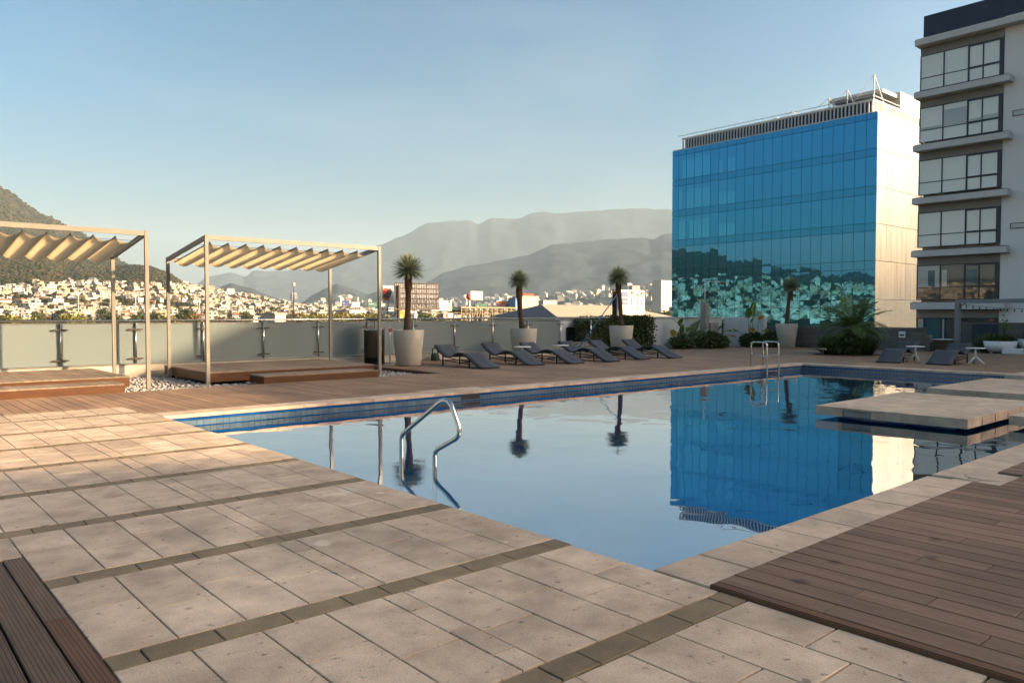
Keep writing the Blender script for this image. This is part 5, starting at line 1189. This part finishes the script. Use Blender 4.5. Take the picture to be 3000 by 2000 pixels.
# printed board by the ivy
t, w, h, b = aboard('billboard', 1811, 1888, 848, 924, 120, 'sunlit white billboard with three printed figures behind the third yucca', depth=.3, mt='sign cream', legs=0)
art(t, w, h, b, 'print_block', rect(.02, .36, .42, .92), 'print blue'); text(t, w, h, b, 'INTERNET', .03, .66, .105, 'sign cream', 2); text(t, w, h, b, 'Y TODO', .09, .49, .13, 'sign cream', 2)
for (u, v, s) in ((.50, .62, 1.0), (.72, .58, .85), (.88, .62, .95)):
    art(t, w, h, b, 'print_figure', [(u - .09 * s, v - .25 * s), (u + .07 * s, v - .25 * s), (u + .10 * s, v + .05 * s), (u + .03 * s, v + .10 * s), (u - .03 * s, v + .10 * s), (u - .10 * s, v + .04 * s)], 'sign white', 2); art(t, w, h, b, 'print_figure', rect(u - .03 * s, u + .03 * s, v - .22 * s, v + .06 * s), 'print blue', 3)
    art(t, w, h, b, 'print_figure', ell(u, v + .20 * s, .05 * s, .10 * s), 'print skin', 3); art(t, w, h, b, 'print_figure', ell(u, v + .28 * s, .05 * s, .045 * s), 'print hair', 4)
art(t, w, h, b, 'print_figure', [(.62, .28), (.75, .16), (.86, .32), (.80, .36), (.72, .27), (.66, .36)], 'print skin', 3)
dd = (pix(1794, 924, 120)); d_ = t.location.x * math.tan(azim(1794)) - t.location.y
lt = MB()
for (x, y) in ((0, .35), (0, d_), (w, .35), (w, d_)): lt.beam((x + .06 * (1 if x == 0 else -1), y, 0), (x + .06 * (1 if x == 0 else -1), y, b + h), .14, .14)
n = 7
for k in range(n):
    z0, z1 = b - 1 + (h + 1) * k / n, b - 1 + (h + 1) * (k + 1) / n
    for x in (.06, w - .06): lt.beam((x, .35, z0), (x, d_, z1), .07, .07); lt.beam((x, d_, z0), (x, .35, z1), .07, .07); lt.beam((x, .35, z1), (x, d_, z1), .07, .07)
lt.build('lattice_frame', M['rust steel'], t); MB().box(.14, w - .14, d_ - .1, d_ - .04, b, b + h).build('rear_panel', M['print black'], t)
# back of a large billboard and the bird poster beside it
t, w, h, b = aboard('billboard', 1157, 1285, 828, 903, 230, 'bare back of a large billboard with a dark steel grid behind the first yucca', depth=.15, mt='print grey', legs=0)
for k in range(26):
    u = w * k / 25; MB().beam((u, -.12, b), (u, -.12, b + h), .2 if k % 6 == 0 else .1, .1).build('upright', M['rust steel'], t)
for k in range(6):
    v = b + h * k / 5; MB().beam((-.1, -.28, v), (w + .1, -.28, v), .1, .32 if k in (0, 3) else .2).build('rail', M['rust steel'], t)
for k in range(12):
    u = w * k / 12; MB().beam((u, -.5, b + .2), (u + w / 24, -.5, b + h * .45), .07, .07).beam((u + w / 24, -.5, b + h * .45), (u + w / 12, -.5, b + .2), .07, .07).build('brace', M['rust steel'], t)
MB().beam((-2.3, -.5, b - .25), (w + .3, -.5, b - .25), .9, .32).build('catwalk', M['rust steel'], t); MB().tube([(1.0, -.3, -1), (1.0, -.3, b + h * .9)], .5, 12).build('column', M['rust steel'], t)
t, w, h, b = aboard('billboard', 1122, 1154, 836, 888, 234, 'pale billboard with a black bird on a red disc', mt='sign white', legs=1)
art(t, w, h, b, 'red_disc', ell(.30, .52, .44, .35), 'print red')
art(t, w, h, b, 'bird', [((x - 190) / 265, (650 - y) / 435) for x, y in ((190, 530), (190, 450), (240, 420), (290, 382), (312, 345), (286, 322), (330, 292), (372, 283), (404, 308), (412, 350), (402, 400), (386, 450), (352, 508), (306, 532), (262, 526), (228, 500))][::-1], 'print black', 2)
art(t, w, h, b, 'bird', [((x - 190) / 265, (650 - y) / 435) for x, y in ((288, 528), (306, 530), (336, 570), (365, 578), (362, 590), (300, 592), (318, 576))][::-1], 'print black', 2)
t, w, h, b = aboard('billboard', 1283, 1323, 880, 909, 430, 'lilac billboard with pink lettering and a printed figure right of the steel grid'); flat('print lilac', (.55, .48, .53)); art(t, w, h, b, 'print', rect(.01, .99, .02, .98), 'print lilac'); text(t, w, h, b, 'especial', .05, .7, .24, 'print pink', 2); text(t, w, h, b, '8', .06, .22, .5, 'print navy', 2)
art(t, w, h, b, 'print_figure', [(.70, .05), (.97, .05), (.99, .35), (.9, .5), (.78, .5), (.68, .3)], 'print skin', 2); art(t, w, h, b, 'print_figure', ell(.84, .68, .08, .2), 'print skin', 2); art(t, w, h, b, 'print_figure', ell(.84, .86, .09, .1), 'print hair', 3)
t, w, h, b = aboard('shop_sign', 1300, 1352, 917, 931, 190, 'white low sign with a round orange emblem and black lettering', 'sign'); art(t, w, h, b, 'emblem', ell(.17, .5, .085, .4), 'print hair'); art(t, w, h, b, 'emblem', [(.13, .3), (.2, .2), (.22, .6), (.17, .75)], 'print orange', 2); text(t, w, h, b, 'G SIETE', .38, .28, .62, 'print black')
t, w, h, b = aboard('shop_sign', 1169, 1199, 909, 931, 260, 'orange and yellow sign low behind the first yucca', 'sign'); art(t, w, h, b, 'print', rect(.03, .97, .35, .97), 'print orange'); art(t, w, h, b, 'print', rect(.03, .97, .03, .34), 'print yellow')
t, w, h, b = aboard('shop_sign', 1212, 1223, 915, 931, 260, 'narrow blue and white sign right of the first yucca trunk', 'sign'); art(t, w, h, b, 'print', rect(.02, .6, .02, .98), 'print blue')
t, w, h, b = aboard('billboard', 1379, 1415, 852, 878, 520, 'blank grey billboard on a single post below the mountains', mt='print grey', legs=1); MB().box(-.2, w + .2, -.3, .9, b - .5, b - .02).build('ledge', M['rust steel'], t)
t, w, h, b = aboard('billboard', 1455, 1494, 880, 900, 330, 'white billboard with red food pictures behind the scaffold'); 
for q in (rect(.03, .33, .55, .85), rect(.37, .64, .45, .85), rect(.65, .88, .15, .5)): art(t, w, h, b, 'print', q, 'print orange')
art(t, w, h, b, 'print', rect(.36, .42, .2, .55), 'print red', 2); art(t, w, h, b, 'print', ell(.77, .8, .05, .09), 'print red', 2); art(t, w, h, b, 'print', rect(.86, .92, .7, .88), 'print black', 2); art(t, w, h, b, 'print', rect(.04, .34, .1, .5), 'print pink')
t, w, h, b = aboard('billboard', 1391, 1427, 889, 899, 300, 'dark green low billboard behind the scaffold', mt='print green'); art(t, w, h, b, 'print', ell(.24, .3, .05, .2), 'sign white'); art(t, w, h, b, 'print', rect(.5, .85, .45, .6), 'print teal')
t, w, h, b = aboard('billboard', 1002, 1024, 880, 894, 620, 'dark blue screen billboard above the yellow trees', mt='print navy', legs=1); art(t, w, h, b, 'print', [(.2, .35), (.34, .35), (.27, .65)], 'sign white')
t, w, h, b = aboard('billboard', 1031, 1055, 885, 900, 600, 'white billboard with blue block lettering above the trees', legs=1)
for k in range(4): art(t, w, h, b, 'print', rect(.08 + k * .23, .22 + k * .23, .45, .85), 'print blue')
t, w, h, b = aboard('billboard', 1077, 1104, 884, 899, 560, 'black and green billboard left of the second pergola post', mt='print green', legs=1); art(t, w, h, b, 'print', rect(.12, .66, .5, .68), 'print grey'); art(t, w, h, b, 'print', ell(.86, .45, .1, .25), 'print teal')
# scaffold gallery
P = pix(1352, 929, 180); t = empty('scaffold', (P.x, P.y, GZ - .5), 0, 'long timber scaffold gallery with crossed braces beyond the rail', 'scaffold'); w = P.y / math.tan(azim(1553)) - P.x; zb = P.z - GZ + .5; zt = pix(1352, 899, 180).z - GZ + .5
MB().box(-.2, w, -.2, 3.2, zt - .28, zt).build('roof', M['timber scaffold'], t); MB().box(0, w, .2, 2.8, zb - 2.6, zb - 2.3).build('floor', M['rust steel'], t)
nb = 14
for k in range(nb + 1):
    u = w * k / nb
    for y in (0, 3): MB().box(u - .07, u + .07, y - .07, y + .07, 0, zt - .28).build('upright', M['timber scaffold' if y == 0 else 'rust steel'], t)
    if k < nb:
        v = w * (k + 1) / nb; MB().beam((u, 0, zb - 1), (v, 0, zt - .3), .07, .09).build('brace', M['timber scaffold'], t); MB().beam((u, 3, zt - .4), (v, 3, zb - 1), .09, .09).build('brace', M['rust steel'], t)
        if k % 2: MB().box(u + .2, u + .55, 2.0, 2.6, zb - 2, zt - .3).build('pier', M['rust steel'], t)
for z in (zb + (zt - zb) * .68, zb + (zt - zb) * .35): MB().beam((0, 0, z), (w, 0, z), .07, .1).build('rail', M['timber scaffold'], t); MB().beam((0, 3, z - .1), (w, 3, z - .1), .1, .3).build('rail', M['rust steel'], t)
def hblock(name, x0, x1, y0, y1, dist, depth, mt, label, cat='building', wins=None, wm='hglass', roof='hroof'):
    P = pix(x0, y1, dist); w = P.y / math.tan(azim(x1)) - P.x; g = ground_at(P.x, P.y); zt = pix(x0, y0, dist).z - g
    t = empty(name, (P.x, P.y, g), 0, label, cat); MB().box(0, w, 0, depth, -1, zt).build('wall', mt, t); MB().box(-.3, w + .3, -.3, depth + .3, zt + .01, zt + .35).build('roof', M[roof], t)
    if wins:
        nx, nz = wins; zb = max(1.0, P.z - g)
        for i in range(nx):
            for k in range(nz):
                a, c = w * (i + .22) / nx, w * (i + .78) / nx; z0, z1 = zb + (zt - zb) * (k + .25) / nz, zb + (zt - zb) * (k + .75) / nz; MB().box(a, c, -.06, .02, z0, z1).build('window', M[wm], t)
        ny = max(2, int(nx * depth / w))
        for i in range(ny):
            for k in range(nz):
                a, c = depth * (i + .22) / ny, depth * (i + .78) / ny; z0, z1 = zb + (zt - zb) * (k + .25) / nz, zb + (zt - zb) * (k + .75) / nz; MB().box(-.06, .02, a, c, z0, z1).build('window', M[wm], t)
    return t, w, zt
flat('beige sheeting', (.46, .36, .25)); flat('print sky', (.10, .22, .36))
t, w, zt = hblock('sheeted_building', 1530, 1577, 869, 912, 330, 6, M['beige sheeting'], 'building wrapped in beige sheeting beside the second yucca'); MB().box(w * .05, w * .7, -.1, .4, zt + .36, zt + 1.4).build('red_banner', M['print red'], t); MB().box(-3.5, -.3, .4, 5, zt * .25, zt * .98).build('blue_side', M['print sky'], t)
hblock('apartment_tower', 1937, 1969, 821, 893, 1500, 22, HM[0], 'slender white apartment tower left of the blue glass block', wins=(7, 16), wm='print grey')
hblock('office_block', 1852, 1874, 836, 872, 2300, 30, HM[6], 'grey office block on the ridge above the printed billboard', wins=(5, 5))
hblock('office_block', 1838, 1851, 829, 872, 2300, 30, M['print grey'], 'dark slim office block on the ridge above the printed billboard')
hblock('grey_building', 1592, 1606, 880, 908, 700, 12, M['print grey'], 'grey plain building left of the hip roof'); hblock('white_building', 1607, 1632, 880, 902, 720, 14, HM[2], 'white low building with window bands left of the hip roof', wins=(4, 3))
hblock('white_building', 806, 838, 921, 934, 190, 8, HM[0], 'low white roof building just above the rail at the lattice mast'); hblock('white_hall', 1024, 1074, 909, 917, 420, 15, HM[2], 'long low white hall among the yellow trees')
hblock('white_hotel', 236, 262, 787, 800, 1960, 21, HM[2], 'white hotel block with balconies high on the hillside', wins=(5, 3)); hblock('white_hotel', 262, 312, 783, 791, 2030, 21, HM[0], 'long white hotel wing high on the hillside', wins=(8, 2)); hblock('terrace_house', 372, 428, 792, 799, 1925, 18, HM[6], 'long grey terraced house on the hill crest between the pergolas', wins=(9, 1)); hblock('villa', 0, 28, 770, 778, 2012, 21, HM[0], 'white villa on the hillside at the left picture edge', wins=(4, 1)); hblock('villa', 42, 66, 774, 783, 2012, 21, HM[2], 'second white villa on the hillside at the left picture edge', wins=(4, 1))
hblock('white_institute', 434, 464, 834, 848, 1330, 21, HM[2], 'bright white block on the slope between the two pergolas', wins=(5, 2)); hblock('grey_institute', 388, 424, 832, 842, 1365, 21, HM[6], 'grey white block on the slope left of the bright white block', wins=(6, 2))
hblock('ridge_villa', 550, 582, 834, 848, 1575, 18, HM[1], 'cream villa on the ridge left of the pergola post', wins=(5, 2)); hblock('ridge_villa', 608, 630, 838, 850, 1628, 18, HM[3], 'tan villa on the ridge right of the pergola post', wins=(3, 2)); hblock('ridge_villa', 665, 688, 845, 857, 1715, 18, HM[2], 'white villa farthest along the ridge', wins=(4, 2)); hblock('plain_block', 662, 676, 885, 900, 980, 12, HM[3], 'plain sand coloured block on the lower slope')
t, w, zt = hblock('modern_hall', 142, 188, 884, 896, 1085, 18, M['print grey'], 'modern grey glass hall on the hillside at the left', wins=(6, 1)); MB().box(-15, w + 34, -12, 0, zt * .3, zt * .3 + 2).build('canopy', M['print grey'], t); MB().box(-10, 7, -12.2, -12.05, zt * .3 - 4, zt * .3 - .1).build('blue_fascia', M['print sky'], t)
for u in (-8, 5): MB().box(u - .8, u + .8, -12, -11, -8, zt * .3 - .1).build('blue_column', M['print navy'], t)
hblock('shed', 1578, 1664, 903, 909, 350, 12, M['rust steel'], 'long dark roofed shed left of the hip roof', 'shed'); hblock('grey_hall', 1568, 1650, 914, 931, 240, 12, M['print grey'], 'low grey hall right of the scaffold')
# hip roof
P = pix(1632, 928, 160); w = P.y / math.tan(azim(1972)) - P.x; zr = pix(1690, 890, 160).z; d = 22; g = P.z
t = empty('hip_roof_house', (P.x, P.y, GZ - .5), 0, 'large beige hip roof behind the printed billboard', 'house'); q = P.z - GZ + .5; u0 = P.y / math.tan(azim(1690)) - P.x; rz = zr - GZ + .5
MB().box(.5, w - .5, .5, d - .5, 0, q - .02).build('wall', HM[1], t); flat('beige roof', (.34, .265, .20)); flat('dark roof slope', (.10, .10, .115))
MB().quad((0, 0, q), (w, 0, q), (w - u0 * 1.2, d / 2, rz), (u0, d / 2, rz)).tri((w, 0, q), (w, d, q), (w - u0 * 1.2, d / 2, rz)).quad((w, d, q), (0, d, q), (u0, d / 2, rz), (w - u0 * 1.2, d / 2, rz)).tri((0, d, q), (0, 0, q), (u0, d / 2, rz), 1).build('roof', [M['beige roof'], M['dark roof slope']], t)  # left slope in a darker, greyer colour than the other three
# masts
P = pix(861, 930, 420); g = ground_at(P.x, P.y); t = empty('lattice_mast', (P.x, P.y, g), 0, 'tall grey telephone mast with antenna drums beyond the rail', 'mast'); H = pix(861, 829, 420).z - g
MB().tube([(0, 0, 0), (0, 0, H * .72), (0, 0, H)], [.45, .3, .12], 8).build('pole', M['bolt'], t); 
for z, r in ((H * .70, 1.7), (H * .76, 1.3), (H * .96, .7)):
    MB().lathe([(r, z), (r, z + .15), (0, z + .15), (0, z), (r, z)], 12).build('platform', M['bolt'], t)
    for k in range(8): a = k * .785; MB().box(-.16, .16, -.12, .12, -.6, 1.4).build('antenna', M['print grey'], t, loc=(r * math.cos(a), r * math.sin(a), z))
P = pix(1374, 897, 640); g = ground_at(P.x, P.y); t = empty('water_tower', (P.x, P.y, g), 0, 'slim white tower with a red tank left of the blank billboard', 'water tower'); H = pix(1374, 860, 640).z - g
MB().tube([(0, 0, 0), (0, 0, H * .8)], 1.2, 10).build('shaft', M['sign white'], t); MB().lathe([(0, H * .78), (2.2, H * .84), (2.4, H * .93), (1.2, H), (0, H)], 14).build('tank', M['print red'], t, True)
for (px_, py_, y2, d, lb) in ((398, 864, 912, 520, 'thin white flood light pole on the slope between the pergolas'), (584, 876, 906, 560, 'thin white pole right of the slope houses'), (230, 862, 905, 640, 'thin white pole above the modern grey hall')):
    P = pix(px_, y2, d); q = pix(px_, py_, d).z - P.z; t = empty('light_pole', (P.x, P.y, P.z), 0, lb, 'light pole'); MB().tube([(0, 0, -3), (0, 0, q)], .16, 6).build('pole', M['whiteplastic'], t); MB().box(-.8, .8, -.2, .2, q, q + .35).build('lamp_bar', M['whiteplastic'], t)

# ---------------------------------------------------------------- haze
hz_ = MB().box(-14500, 14500, -14500, 14500, GZ - 2.5, 1420).build('haze', bpy.data.materials.new('haze air')); hz_['kind'] = 'stuff'; hz_['label'] = 'pale haze lying over the town and the far mountains'; hz_['category'] = 'haze'
hm_ = hz_.data.materials[0]; hm_.use_nodes = True; nt = hm_.node_tree; nt.nodes.remove(nt.nodes['Principled BSDF'])
pv = nt.nodes.new('ShaderNodeVolumePrincipled'); pv.inputs['Color'].default_value = (.60, .82, 1.0, 1); pv.inputs['Density'].default_value = 4.5e-5; pv.inputs['Anisotropy'].default_value = .0
nt.links.new(pv.outputs[0], nt.nodes['Material Output'].inputs['Volume'])
